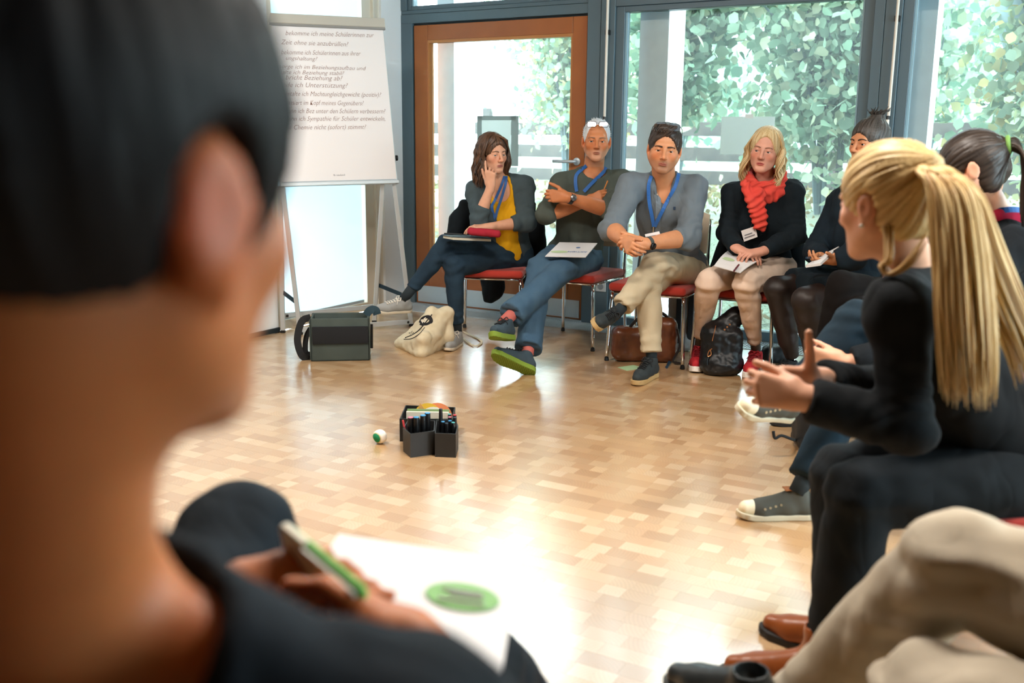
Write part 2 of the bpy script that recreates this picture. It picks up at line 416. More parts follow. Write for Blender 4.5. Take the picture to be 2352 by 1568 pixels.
for r in range(int(.33 / ROW), int(6.1 / ROW)):
    v = r * ROW; u = -random.random() * .1
    while u < 8.4:
        li = random.randrange(5); L_ = LEN[li]
        c = W(u + L_ / 2, v + ROW / 2, 0); x, y, z = project(c)
        if z > .4 and -260 < x < 2620 and 500 < y < 1750 and u > -.05: blocks.append((u, v, li, x, y, 1 / z ** 2 * LEN[li]))
        u += L_
def inpoly(x, y, P):
    c = False; j = len(P) - 1
    for i in range(len(P)):
        if (P[i][1] > y) != (P[j][1] > y) and x < (P[j][0] - P[i][0]) * (y - P[i][1]) / (P[j][1] - P[i][1]) + P[i][0]: c = not c
        j = i
    return c
OPEN = [(720, 1090), (1650, 1000), (1690, 1190), (1840, 1215), (1850, 1400), (1690, 1480), (1540, 1530), (1290, 1530), (1215, 1280), (770, 1190)]
cand = sorted((i for i in range(len(blocks)) if inpoly(blocks[i][3], blocks[i][4], OPEN)), key=lambda i: -blocks[i][5])[:300]
single = set(cand); GAP = .00015
def block_geo(L_, col, rx, ry):
    a, b_ = GAP, L_ - GAP; c, d = GAP, ROW - GAP
    V = [(a, c, 0), (b_, c, 0), (b_, d, 0), (a, d, 0), (a, c, -.006), (b_, c, -.006), (b_, d, -.006), (a, d, -.006)]
    return V, [(0, 1, 2, 3), (0, 4, 5, 1), (1, 5, 6, 2), (2, 6, 7, 3), (3, 7, 4, 0)], [(x + rx, y + ry) for x, y, z in V]
def uvset(me, uvs):
    ul = me.uv_layers.new(name='ring'); vi = np.zeros(len(me.loops), np.int32); me.loops.foreach_get('vertex_index', vi)
    ul.data.foreach_set('uv', np.asarray(uvs, np.float32)[vi].ravel())
def wcol():
    c = np.array(random.choice(WOOD)); return c * random.uniform(.95, 1.05)
variants = {}
for li in range(5):
    for k in range(12):
        c = wcol(); V, Fc, uv = block_geo(LEN[li], c, random.uniform(-.16, .12), random.uniform(-.16, .12))
        me = mesh_from('wood_block', V, Fc, False, np.tile(c, (8, 1))); uvset(me, uv); me.materials.append(M_FLOOR); variants[li, k] = me
rz_wall = math.atan2(WU[1], WU[0])
AV, AF, AU, AC = [], [], [], []
for i, (u, v, li, x, y, s_) in enumerate(blocks):
    if i in single:
        o = bpy.data.objects.new('wood_block', variants[li, random.randrange(12)]); COL.objects.link(o)
        p = W(u, v, 0); flip = False
        o.matrix_world = Matrix(((WU[0], WN[0], 0, p[0]), (WU[1], WN[1], 0, p[1]), (0, 0, 1, p[2]), (0, 0, 0, 1))); o.parent = floor
    else:
        c = wcol(); V, Fc, uv = block_geo(LEN[li], c, random.uniform(-.16, .12), random.uniform(-.16, .12)); n = len(AV)
        AV += [W(u + q[0], v + q[1], q[2]) for q in V]; AF += [tuple(n + k for k in f) for f in Fc]; AU += uv; AC += [c] * 8
me = mesh_from('wood_blocks', np.array(AV), AF, False, np.array(AC)); uvset(me, AU)
o = link('wood_blocks', me, M_FLOOR, floor); o['kind'] = 'stuff'

# --- ceiling and the walls out of frame
struct(wbox(-.3, 8.8, -.3, 9.0, CEIL, CEIL + .2).build('ceiling', mat('pale_wood_ceiling', 'a58a64', .7)))
struct(wbox(-.2, 8.8, 8.6, 8.8, -.1, CEIL).build('wall_back', mat('brown_panel_wall', '4a3828', .7)))
struct(wbox(8.6, 8.8, -.2, .6, -.1, CEIL).box((8.6, 4.2, -.1), (8.8, 8.8, CEIL), MW).box((8.6, .6, -.1), (8.8, 4.2, .3), MW).box((8.6, .6, 2.7), (8.8, 4.2, CEIL), MW).build('wall_right', MATS['brown_panel_wall']))
for i_, (a_, b_) in enumerate(((.6, 2.38), (2.42, 4.2))):   # unseen side windows added for cool daylight, right of the frame
    wo_ = struct(wbox(8.64, 8.74, a_, a_ + .06, .3, 2.7).build('window_%d' % (11 + i_), M_GREY))
    for q_ in ((b_ - .06, b_, .3, 2.7), (a_ + .06, b_ - .06, .3, .36), (a_ + .06, b_ - .06, 2.64, 2.7)): wbox(8.64, 8.74, q_[0], q_[1], q_[2], q_[3]).build('frame', M_GREY, wo_)
    wbox(8.68, 8.686, a_ + .06, b_ - .06, .36, 2.64).build('pane', M_GLASS, wo_)
struct(wbox(-.12, 0, 0.0, .277, -.1, CEIL).box((-.12, 1.42, -.1), (0, 8.8, CEIL), MW).box((-.12, .277, 2.6), (0, 1.42, CEIL), MW).build('wall_left', M_WHITE))
struct(wbox(0, .03, 2.6, 8.6, .03, CEIL).build('wall_left_added_panel', MATS['brown_panel_wall']))  # unseen dark panel added to cut light bounced onto the foreground person
struct(wbox(0, .012, 1.42, 8.6, 0, .03).build('baseboard_left', mat('dark_plinth', '1c2a30', .5)))
# side window with a drawn white blind
M_BLIND = bpy.data.materials.new('white_roller_blind'); M_BLIND.use_nodes = True
nt = M_BLIND.node_tree; nt.nodes.clear(); oo = nt.nodes.new('ShaderNodeOutputMaterial'); df = nt.nodes.new('ShaderNodeBsdfDiffuse'); tl = nt.nodes.new('ShaderNodeBsdfTranslucent'); mx = nt.nodes.new('ShaderNodeMixShader')
df.inputs[0].default_value = (.85, .9, .92, 1); tl.inputs[0].default_value = (.72, .79, .81, 1); mx.inputs[0].default_value = .5
nt.links.new(df.outputs[0], mx.inputs[1]); nt.links.new(tl.outputs[0], mx.inputs[2]); nt.links.new(mx.outputs[0], oo.inputs[0])
def through(name, d_, t_, f_):
    m = bpy.data.materials.new(name); m.use_nodes = True; nt = m.node_tree; nt.nodes.clear(); o = nt.nodes.new('ShaderNodeOutputMaterial'); a = nt.nodes.new('ShaderNodeBsdfDiffuse'); b = nt.nodes.new('ShaderNodeBsdfTranslucent'); x = nt.nodes.new('ShaderNodeMixShader')
    a.inputs[0].default_value = (*lin(d_), 1); b.inputs[0].default_value = (*lin(t_), 1); x.inputs[0].default_value = f_; nt.links.new(a.outputs[0], x.inputs[1]); nt.links.new(b.outputs[0], x.inputs[2]); nt.links.new(x.outputs[0], o.inputs[0]); return m
M_THIN = through('thin_paper', 'f4f5f6', 'fcfdfd', .85); M_TAPE = through('pale_tape', 'b9c6c4', 'b0c4c8', .45)
w1 = struct(wbox(-.09, -.02, .277, .47, .0, 2.6).build('window_1', M_CREAM))
wbox(-.02, .004, .36, .372, 0, 2.6).build('bead', M_CREAM, w1)
wbox(-.09, -.02, 1.36, 1.42, 0, 2.6).build('frame', M_CREAM, w1)
wbox(-.09, -.02, .47, 1.36, 0, .06).build('frame', M_CREAM, w1)
wbox(-.09, -.02, .47, 1.36, 2.54, 2.6).build('frame', M_CREAM, w1)
wbox(-.06, -.055, .47, 1.36, .06, 2.54).build('pane', M_GLASS, w1)
wbox(-.045, -.043, .485, 1.35, .075, 2.54).build('blind', M_BLIND, w1)
wbox(-.05, -.038, .485, 1.35, .062, .08).build('blind_rail', M_ALU, w1)

# --- window wall: grey frames
def frame(name, *boxes):
    m = MB()
    for b_ in boxes: m.box((b_[0], b_[2], b_[4]), (b_[1], b_[3], b_[5]), MW, .002)
    return struct(m.build(name, M_GREY))
HD0, HD1 = 2.045, 2.135
frame('trim_1', (0, .095, -.07, .045, 0, HD0))                       # jamb in the corner
frame('trim_2', (1.505, 1.598, -.07, .05, 0, CEIL), (1.601, 1.70, -.07, .05, 0, CEIL))   # mullion right of the door
frame('trim_3', (3.30, 3.356, -.07, .05, 0, CEIL), (3.359, 3.45, -.07, .05, 0, CEIL))
frame('trim_4', (5.02, 5.25, -.07, .05, 0, CEIL)); frame('trim_5', (6.9, 7.1, -.07, .05, 0, CEIL)); frame('trim_6', (8.5, 8.7, -.07, .05, 0, CEIL))
frame('trim_7', (0, 1.505, -.07, .045, HD0, HD1 - .028), (0, 1.505, -.07, .04, HD1 - .026, HD1))
frame('trim_8', (1.70, 3.30, -.07, .045, HD0 + .03, HD1 + .03)); frame('trim_9', (3.45, 5.02, -.07, .045, HD0 + .03, HD1 + .03))
frame('trim_10', (5.25, 6.9, -.07, .045, HD0 + .03, HD1 + .03)); frame('trim_11', (7.1, 8.5, -.07, .045, HD0 + .03, HD1 + .03))
frame('trim_12', (0, .05, -.07, .045, HD1, CEIL))
struct(wbox(0, 8.8, -.12, .06, CEIL - .08, CEIL).build('trim_13', M_WHITE))
def window(name, u0, u1, z0, z1, fw=.06):
    wo = struct(MB().box((u0, -.06, z0), (u0 + fw, .03, z1), MW, .003).build(name, M_GREY))
    for b_ in ((u1 - fw, u1, z0, z1), (u0 + fw, u1 - fw, z0, z0 + fw), (u0 + fw, u1 - fw, z1 - fw * .6, z1)):
        wbox(b_[0], b_[1], -.06, .03, b_[2], b_[3], .003).build('frame', M_GREY, wo)
    wbox(u0 + fw, u1 - fw, -.02, -.014, z0 + fw, z1 - fw * .6).build('pane', M_GLASS, wo)
    g = MB(); e = .012
    for b_ in ((u0 + fw, u0 + fw + e, z0 + fw, z1 - fw * .6), (u1 - fw - e, u1 - fw, z0 + fw, z1 - fw * .6)): g.box((b_[0], -.012, b_[2]), (b_[1], .012, b_[3]), MW)
    g.build('glazing_bead', mat('glazing_bead', '9fc3d2', .4), wo)
    return wo
window('window_2', 1.70, 3.30, 0, HD0 + .03); window('window_3', 3.45, 5.02, 0, HD0 + .03); window('window_4', 5.25, 6.9, 0, HD0 + .03); window('window_5', 7.1, 8.5, 0, HD0 + .03)
window('window_6', .05, 1.505, HD1, CEIL - .08, .03); window('window_7', 1.70, 3.30, HD1 + .03, CEIL - .08, .03); window('window_8', 3.45, 5.02, HD1 + .03, CEIL - .08, .03)
window('window_9', 5.25, 6.9, HD1 + .03, CEIL - .08, .03); window('window_10', 7.1, 8.5, HD1 + .03, CEIL - .08, .03)
# door leaf
GB = .36
d1 = struct(wbox(.105, .222, -.05, .03, .012, 2.03, .002).build('door_1', M_WOODDOOR))
wbox(1.39, 1.495, -.05, .03, .012, 2.03, .002).build('stile', M_WOODDOOR, d1)
wbox(.224, 1.388, -.05, .03, 1.925, 2.03, .002).build('top_rail', M_WOODDOOR, d1)
wbox(.224, 1.388, -.05, .03, .012, GB, .002).build('bottom_rail', M_WOODDOOR, d1)
MB().box((.222, -.03, 1.905), (1.39, .026, 1.925), MW).box((.222, -.03, GB), (.236, .026, 1.905), MW).box((1.376, -.03, GB), (1.39, .026, 1.905), MW).box((.222, -.03, GB), (1.39, .026, GB + .016), MW).build('glazing_bead', mat('orange_bead', 'b8773c', .4), d1)
wbox(.236, 1.376, -.012, -.006, GB + .016, 1.905).build('pane', M_GLASS, d1)
MB().box((.0955, -.05, .012), (.1045, .012, 2.04), MW).box((.0955, -.05, 2.031), (1.504, .012, 2.044), MW).box((1.4955, -.05, .012), (1.5045, .012, 2.04), MW).build('gasket', M_GREYD, d1)
wbox(.12, 1.48, .03, .034, .022, .145).build('kick_plate', M_ALU, d1)
hd = MB(); hu, hz = 1.44, 1.092
hd.lathe([(.001, 0), (.026, 0), (.026, .008), (.022, .011), (.001, .011)], 20, MW @ Matrix.Translation((hu, .03, hz)) @ Matrix.Rotation(-math.pi / 2, 4, 'X')).build('handle_rosette', M_ALU, d1, True)
MB().tube([W(hu, .04, hz), W(hu, .075, hz), W(hu - .02, .085, hz), W(hu - .06, .086, hz), W(hu - .155, .086, hz)], [.009, .010, .0105, .0105, .0105], 12).build('lever_handle', M_ALU, d1, 'all')
struct(wbox(0, 1.51, -.1, .06, -.005, .011).build('trim_14', M_ALU))   # threshold
# white posts and reveal outside the glass
struct(wbox(.2, .345, -.42, -.13, -.2, CEIL).build('trim_15', M_POST)); struct(wbox(1.80, 2.0, -.42, -.13, -.2, CEIL).build('trim_16', M_POST))
struct(wbox(3.42, 3.6, -.42, -.2, -.2, CEIL).build('trim_17', M_POST)); struct(wbox(5.1, 5.3, -.42, -.2, -.2, CEIL).build('trim_18', M_POST))
# opener cranks
def crank(u, z0, lab):
    e = empty('window_crank', W(u, .05, z0)); M_ROD = mat('white_rod', 'e9e2d6', .4)
    P = lambda u_, v_, z_: W(u + u_, .05 + v_, z0 + z_)
    for nm, pts, r, m_ in (('rod', [P(0, .022, .23), P(.004, .022, CEIL - z0 - .1)], .009, M_ROD), ('crank_grip', [P(-.004, .03, .0), P(-.004, .03, .225)], .013, M_ROD), ('joint', [P(-.002, .028, .222), P(-.001, .025, .245)], .011, M_BLACKPL), ('end_cap', [P(-.004, .03, -.012), P(-.004, .03, 0)], .010, M_BLACKPL)):
        keep(MB().tube(pts, r, 10).build(nm, m_, None, True), e)
    keep(MB().box((u - .012, .05, 1.9), (u + .016, .075, 1.93), MW).build('rod_clip', M_BLACKPL), e)
    tag(e, lab, 'window crank', 'opener cranks on the window frames')
crank(1.655, 1.14, 'white crank rod on the grey post beside the orange door'); crank(3.425, 1.14, 'white crank rod on the grey post right of the big window')
so = tag(wbox(1.615, 1.69, .05, .06, .225, .30, .004).build('wall_socket', mat('socket_grey', 'c9d0d2', .4)), 'light grey double power socket low on the grey door post', 'socket')
MB().lathe([(.001, 0), (.022, 0), (.019, .003), (.001, .003)], 18, MW @ Matrix.Translation((1.652, .0605, .262)) @ Matrix.Rotation(-math.pi / 2, 4, 'X')).build('outlet', mat('socket_dark', '8a9296', .5), so)
# sheets taped to the glass
M_PAPER = mat('white_paper', 'e0e1e3', .7)
e = wbox(.665, .905, .0, .001, 1.12, 1.365).build('paper_sheet', M_THIN); tag(e, 'small white sheet taped to the glass door behind the woman in yellow', 'paper', 'sheets on the glass')
MB().box((.625, -.003, 1.365), (.945, -.0005, 1.395), MW).box((.625, -.003, 1.05), (.665, -.0005, 1.395), MW).box((.905, -.003, 1.05), (.965, -.0005, 1.395), MW).build('tape_border', M_TAPE, e)
e = wbox(2.42, 2.755, -.008, -.007, 1.155, 1.385).build('paper_sheet', M_THIN); tag(e, 'blank white sheet stuck on the big window beside the blond head', 'paper', 'sheets on the glass')
MB().box((2.57, -.0068, 1.375), (2.62, -.0062, 1.40), MW).build('tape', mat('clear_tape', 'dfe8e8', .4), e)
# --- floor convector with a slatted grille along the window wall
gr = struct(wbox(.1, 5.4, .065, .085, -.06, .004).build('trim_19', M_ALU))
wbox(.1, 5.4, .30, .32, -.06, .004).build('grille_edge', M_ALU, gr)
struct(wbox(.1, 5.4, .085, .30, -.06, -.045).build('trim_20', mat('grille_shaft', '0f2430', .7)))
slat = MB().box((0, .085, -.012), (.007, .30, .003)).mesh('slat'); slat.materials.append(mat('slat_aluminium', 'd8e2e6', .35, .1))
for i in range(270):
    u = .11 + i * .0165
    if u > 4.6: break
    o = bpy.data.objects.new('slat', slat); COL.objects.link(o); o.matrix_world = MW @ Matrix.Translation((u, 0, 0)); o.parent = gr
# --- fill lamps added on the unseen ceiling (warm, out of frame)
M_LAMP = mat('lamp_diffuser', 'fff2dd', .5, emit=('ffd6a0', 3.0)); k = 0
for u in (1.3, 3.5, 5.7):
    for v in (3.6,):
        e = empty('ceiling_fill_lamp', W(u, v, CEIL)); k += 1
        keep(MB().lathe([(.02, -.005), (.32, -.005), (.32, -.06), (.30, -.06), (.30, -.03), (.02, -.03)], 28, Matrix.Translation(W(u, v, CEIL))).build('lamp_rim', M_ALU, None, True), e)
        keep(MB().lathe([(.01, -.035), (.298, -.035), (.298, -.055), (.01, -.062)], 28, Matrix.Translation(W(u, v, CEIL))).build('lamp_diffuser', M_LAMP, None, True), e)
        ld = bpy.data.lights.new('fill_lamp_light', 'AREA'); ld.shape = 'DISK'; ld.size = .6; ld.energy = LAMP_W; ld.color = (1.0, .94, .87)
        lo = bpy.data.objects.new('fill_lamp_light', ld); COL.objects.link(lo); lo.location = W(u, v, CEIL - .07); keep(lo, e)
        tag(e, 'added round fill lamp %s on the unseen ceiling over the seating circle, above the picture' % ('left', 'middle', 'right')[k - 1], 'lamp', 'added ceiling lamps')

# ================================================================== GARDEN
prof = [(-.14, -.06), (-.5, .0), (-.9, .22), (-1.6, .52), (-3, .62), (-8, .66), (-30, .8)]
V = []; Fc = []; us = np.linspace(-14, 22, 37)
for v, z in prof:
    for u in us: V.append(W(u, v, z + (.05 * math.sin(u * 1.3 + v) if v < -1 else 0)))
nu = len(us)
for i in range(len(prof) - 1):
    for j in range(nu - 1): Fc.append((i * nu + j, i * nu + j + 1, (i + 1) * nu + j + 1, (i + 1) * nu + j))
lawn = pmesh('lawn', V, Fc, mat('lawn_grass', '5d6f58', .9, vary=(2.2, '77745f', .8), bump=(40, .6, .05)), smooth=True); lawn['kind'] = 'structure'
def gz(v): return float(np.interp(-v, [-p[0] for p in prof], [p[1] for p in prof]))
def leafmat(name):
    m = bpy.data.materials.new(name); m.use_nodes = True; nt = m.node_tree; nt.nodes.clear()
    o = nt.nodes.new('ShaderNodeOutputMaterial'); a = nt.nodes.new('ShaderNodeAttribute'); a.attribute_name = 'Col'; d = nt.nodes.new('ShaderNodeBsdfDiffuse'); t = nt.nodes.new('ShaderNodeBsdfTranslucent'); x = nt.nodes.new('ShaderNodeMixShader'); x.inputs[0].default_value = .45
    nt.links.new(a.outputs[0], d.inputs[0]); nt.links.new(a.outputs[0], t.inputs[0]); nt.links.new(d.outputs[0], x.inputs[1]); nt.links.new(t.outputs[0], x.inputs[2]); nt.links.new(x.outputs[0], o.inputs[0]); return m
M_LEAF = leafmat('leaf')
M_BARK = mat('bark', '4d5a5c', .9, bump=(30, .5, .01)); M_BARKP = mat('pale_bark', 'a9bcc2', .85, vary=(9, '8ea5ae', .8))
def leaves(C, size, pal, flatness=.5, seed=0):
    """folded pointed leaves at points C as arrays"""
    r = np.random.default_rng(seed); n = len(C); s = size * r.uniform(.6, 1.25, n)
    d = r.normal(size=(n, 3)); d[:, 2] -= .6; d /= np.linalg.norm(d, axis=1)[:, None]
    a = r.normal(size=(n, 3)); a -= (a * d).sum(1)[:, None] * d; a /= np.linalg.norm(a, axis=1)[:, None]; nn = np.cross(d, a)
    q = lambda x, y, z: C + (d * x + a * y + nn * z) * s[:, None]
    V = np.stack([q(0, 0, 0), q(.28, .40, .09), q(.62, .40, .10), q(1, 0, 0), q(.62, -.40, .10), q(.28, -.40, .09), q(.5, 0, -.02)], 1).reshape(-1, 3)
    b = np.arange(n)[:, None] * 7
    Q = np.concatenate([b + np.array([0, 1, 2, 6]), b + np.array([6, 2, 3, 4]), b + np.array([0, 6, 4, 5])])
    P = np.array([lin(c) for c in pal]); col = P[r.integers(0, len(P), n)] * r.uniform(.42, .70, (n, 1))
    return V, Q, np.repeat(col, 7, 0)
def bush(name, lab, u, v, ht, rad, n, size, pal, seed, stems=9, group=None, droop=0, bark=None, cat='shrub', zlow=.25):
    r = np.random.default_rng(seed); z0 = gz(v) - .05; base = W(u, v, z0); e = empty(name, base); tips = []
    st = MB()
    for i in range(stems):
        an = r.uniform(0, 6.28); sp = rad * r.uniform(.3, .95); top = base + np.array([math.cos(an) * sp, math.sin(an) * sp, ht * r.uniform(.7, 1.0)])
        mid = base * .5 + top * .5 + np.array([-math.cos(an) * sp * .22, -math.sin(an) * sp * .22, ht * .08])
        pts = spline([base + np.array([math.cos(an), math.sin(an), 0]) * .08, mid, top], 6); r0 = r.uniform(.014, .026)
        st.tube(pts, list(np.linspace(r0, .004, len(pts))), 5); tips += pts[3:]
        for q in range(5):
            p = pts[r.integers(3, len(pts) - 1)]; tt = p + r.normal(size=3) * np.array([.34, .34, .22]) * rad * .7
            pp = spline([p, (p + tt) / 2 + np.array([0, 0, .06]), tt], 4); st.tube(pp, list(np.linspace(.006, .002, len(pp))), 4); tips += pp[2:] * 2
    keep(st.build('stems', bark or M_BARK, None, True), e)
    tips = np.array(tips); tips = tips[tips[:, 2] > z0 + ht * zlow]
    C = tips[r.integers(0, len(tips), n)] + r.normal(size=(n, 3)) * np.array([.17, .17, .17]) * rad
    C = C[C[:, 2] > z0 + .1]
    V, Q, cc = leaves(C, size, pal, seed=seed); o = link('foliage', mesh_from('foliage', V, Q, False, cc), M_LEAF); keep(o, e); o['kind'] = 'stuff'
    tag(e, lab, cat, group); return e
PG = ('b9d2b4', 'a8c6a6', 'c8dab8', '94b698', 'd6deba', 'aecbae'); PY = ('c3cf9a', 'd9d39a', 'a9c295', 'b9caa6', 'e0cf92'); PP = ('d8a0a8', 'c9bfa2', 'b8c79c', 'd79a9c', 'cdb1b8', 'a8bf98', 'e0b8b0'); PD = ('86ab90', '98b99a', '7aa088', 'a9c4a2')
G_ = 'garden shrubs'
bush('leafy_shrub', 'large pale green shrub filling the left half of the big window', 2.5, -2.7, 3.0, 1.25, 5200, .105, PG, 1, 13, G_, zlow=.06)
bush('leafy_shrub', 'yellowish green shrub outside, in the right half of the big window', 4.15, -3.0, 3.2, 1.25, 5200, .10, PY + PG, 2, 13, G_, zlow=.08)
bush('hanging_shrub', 'yellow-green small-leaved shrub seen in the left half of the glass door', -.1, -3.0, 3.2, 1.15, 5600, .072, PY + PG, 3, 13, G_, zlow=.28)
bush('leafy_tree', 'darker green leafy branches seen in the right half of the glass door', 1.05, -2.6, 3.2, .9, 3000, .11, PD + PG, 4, 9, G_, zlow=.32)
bush('berry_shrub', 'pink and green autumn shrub outside the right-hand window', 5.55, -2.5, 2.9, 1.2, 4600, .065, PP, 5, 16, G_, zlow=.06)
bush('leafy_shrub', 'dark green shrub farther back beyond the garden fence, left', -1.5, -9.5, 4.2, 2.4, 2600, .17, PD + PG, 7, 9, G_, zlow=.1)
bush('leafy_shrub', 'dull green shrub farther back beyond the garden fence, middle', 2.2, -10, 3.6, 2.4, 2600, .17, PD + PG, 8, 9, G_, zlow=.1)
bush('leafy_shrub', 'pale shrub farther back beyond the garden fence, right', 7.0, -9.5, 4.0, 2.6, 2600, .17, PG, 9, 9, G_, zlow=.1)
# thick leaning tree trunk in the top right corner
tp = [at(2500, 420, 8.2), at(2400, 200, 8.2), at(2340, 60, 8.25), at(2330, -120, 8.3), at(2360, -320, 8.4)]; tp[0][2] = .4
e = empty('tree', tp[0]); keep(MB().tube(spline([tp[0]] + tp[1:], 6), .15, 14).build('trunk', M_BARKP, None, 'all'), e); tag(e, 'thick pale trunk leaning in the top right corner of the garden', 'tree')
# dark wooden fence of broad horizontal boards
M_FENCE = mat('dark_fence_wood', '453f39', .85, vary=(6, '2e2b28', .7)); fe = empty('fence', W(3, -6.0, .6)); FV = -6.0
board = MB().box((0, -.018, -.085), (2.4, .018, .085), None, .004).mesh('board'); board.materials.append(M_FENCE); post = MB().box((-.06, -.05, -.1), (.06, .05, 1.0), None, .006).mesh('post'); post.materials.append(M_FENCE)
for i in range(-3, 6):
    for z in (.12, .42, .72):
        o = bpy.data.objects.new('board', board); COL.objects.link(o); o.matrix_world = MW @ Matrix.Translation((i * 2.4 - .6, FV, gz(FV) + z + .01 * math.sin(i * 3 + z * 9))); keep(o, fe)
    o = bpy.data.objects.new('post', post); COL.objects.link(o); o.matrix_world = MW @ Matrix.Translation((i * 2.4 - .6, FV - .07, gz(FV))); keep(o, fe)
tag(fe, 'dark wooden fence of broad horizontal boards behind the shrubs', 'fence')
for o in list(fe.children):
    m = o.matrix_basis.copy(); o.matrix_parent_inverse = parent_matrix(fe).inverted()
# fallen leaves
n = 5000; r = np.random.default_rng(5); uu = r.uniform(-3, 7, n); vv = -r.uniform(.5, 7, n)
V, Q, cc = leaves(np.array([W(a, b, gz(b) + .02) for a, b in zip(uu, vv)]), .07, ('a08c64', 'ab9c78', '80704e', '96966e'), seed=3)
o = tag(link('fallen_leaves', mesh_from('fallen_leaves', V, Q, False, cc), M_LEAF), 'dry leaves scattered over the lawn outside', 'leaves', kind='stuff')
# pale house wall far behind the garden
hb = struct(wbox(-6, 2.5, -22, -21, .4, 4.2).build('wall_outside', mat('far_render', '8f9a9c', .8)))
# ================================================================== CHAIRS
M_RED = mat('red_upholstery', 'b5382c', .85, 0, .3, bump=(500, .2, .001), vary=(12, 'a52f28', .5), sheen=.3)
M_PLY = mat('beech_plywood', 'cdbfa8', .45, vary=(5, 'c2b298', .5))
def make_chair():
    r = empty('chair'); 
    seat = MB().box((-.225, -.215, .405), (.225, .225, .452), None, .02, 4).mesh('seat', True); link('seat', seat, M_RED, r)
    V = []; Fc = []; nx, nz = 9, 5
    for k in (0, 1):
        for j in range(nz):
            for i in range(nx):
                a = (i / (nx - 1) - .5); q = j / (nz - 1)
                V.append((a * .42, -.245 - .03 * q + .07 * a * a * 2 - k * .012, .58 + q * .26 - (.02 * (abs(a) * 2) ** 6 if j == nz - 1 else 0) + (.02 * (abs(a) * 2) ** 6 if j == 0 else 0)))
    n = nx * nz
    for j in range(nz - 1):
        for i in range(nx - 1):
            a = j * nx + i; Fc.append((a, a + 1, a + nx + 1, a + nx)); Fc.append((n + a, n + a + nx, n + a + nx + 1, n + a + 1))
    edge = [i for i in range(nx)] + [j * nx + nx - 1 for j in range(1, nz)] + [(nz - 1) * nx + i for i in range(nx - 2, -1, -1)] + [j * nx for j in range(nz - 2, 0, -1)]
    for a, b in zip(edge, edge[1:] + edge[:1]): Fc.append((a, n + a, n + b, b))
    link('backrest', mesh_from('backrest', V, Fc, False), M_PLY, r)
    for sx in (-1, 1):
        MB().tube(spline([(sx * .225, .215, .012), (sx * .215, .205, .25), (sx * .208, .195, .395)], 3), .0105, 8).build('leg', M_CHROME, r, 'all')
        MB().tube(spline([(sx * .225, -.25, .012), (sx * .215, -.235, .3), (sx * .212, -.235, .45), (sx * .205, -.262, .62), (sx * .2, -.285, .79)], 4), .0105, 8).build('leg', M_CHROME, r, 'all')
        MB().tube([(sx * .209, -.235, .40), (sx * .209, .2, .397)], .009, 8).build('seat_rail', M_CHROME, r, 'all')
        for y in (.215, -.25): MB().lathe([(.012, 0), (.014, .004), (.012, .02)], 10, Matrix.Translation((sx * .225, y, 0))).build('foot_glide', M_BLACKPL, r)
    MB().tube([(-.209, .19, .396), (.209, .19, .396)], .009, 8).build('cross_rail', M_CHROME, r, 'all'); MB().tube([(-.209, -.2, .398), (.209, -.2, .398)], .009, 8).build('cross_rail', M_CHROME, r, 'all')
    return r
CH0 = make_chair(); ch_used = []
def chair(cx, cy, f, lab):
    o = CH0 if not ch_used else copy_tree(CH0); ch_used.append(o)
    o.location = (cx, cy, 0); o.rotation_euler = (0, 0, math.atan2(f[1], f[0]) - math.pi / 2)
    return tag(o, lab, 'chair', 'red chairs of the circle')
chair(-.13, 6.26, (-.14, -.99), 'red-seated chrome chair under the woman in yellow'); chair(.40, 6.12, (-.514, -.858), 'red-seated chrome chair under the grey-haired man')
chair(.84, 5.66, (-.45, -.89), 'red-seated chrome chair under the man in the grey shirt'); chair(1.30, 5.50, (-.5, -.866), 'red-seated chrome chair under the woman with the coral scarf')
chair(1.80, 5.12, (-.8, -.6), 'red-seated chrome chair under the woman in the black skirt'); chair(1.92, 4.35, (-.97, -.2), 'red-seated chair hidden between the skirt and the jeans')
chair(1.60, 3.42, (-.97, -.2), 'red-seated chair under the person in dark jeans'); chair(1.13, 2.25, (-.99, .05), 'red-seated chair under the blond woman with the ponytail')
chair(.98, 1.06, (-.55, .83), 'red-seated chair under the person in beige trousers at bottom right'); chair(-.30, .66, (.15, .98), 'red-seated chair under the person in the foreground')

# ================================================================== FLIP CHART
M_CHARTP = mat('flipchart_paper', 'eeeaea', .75); M_STAND = mat('grey_stand', 'c3c8ca', .4, .3); M_INK = mat('brown_marker_ink', '94756c', .8)
TL, TR, BL_, BR_ = at(640, 32, 6.42), at(872, 44, 6.76), at(645, 418, 6.24), at(912, 411, 6.58)
ax = nrmz(BR_ - BL_); ay = nrmz((TL + TR) / 2 - (BL_ + BR_) / 2); ay = nrmz(ay - ax * (ay @ ax)); az = np.cross(ax, ay)
FO = BL_; FWD = np.linalg.norm(BR_ - BL_); FH = float(((TL + TR) / 2 - BL_) @ ay)
MF = Matrix(((ax[0], ay[0], az[0], FO[0]), (ax[1], ay[1], az[1], FO[1]), (ax[2], ay[2], az[2], FO[2]), (0, 0, 0, 1)))
fc = empty('flip_chart', (FO[0], FO[1], 0))
def fpart(o): return keep(o, fc)
fpart(MB().box((-.005, -.01, -.022), (FWD + .005, FH - .02, -.006), MF, .003).build('board', M_STAND))
pad = fpart(MB().box((.004, .0, -.006), (FWD - .004, FH - .03, .002), MF).build('paper_pad', M_CHARTP))
fpart(MB().box((-.008, FH - .06, -.024), (FWD + .008, FH + .0, .022), MF, .004).build('clamp_bar', mat('clamp_grey', 'bdb9ae', .5)))
fpart(MB().box((-.008, FH - .072, -.0), (FWD + .008, FH - .06, .016), MF).build('clamp_lip', mat('clamp_dark', '8c8b88', .5)))
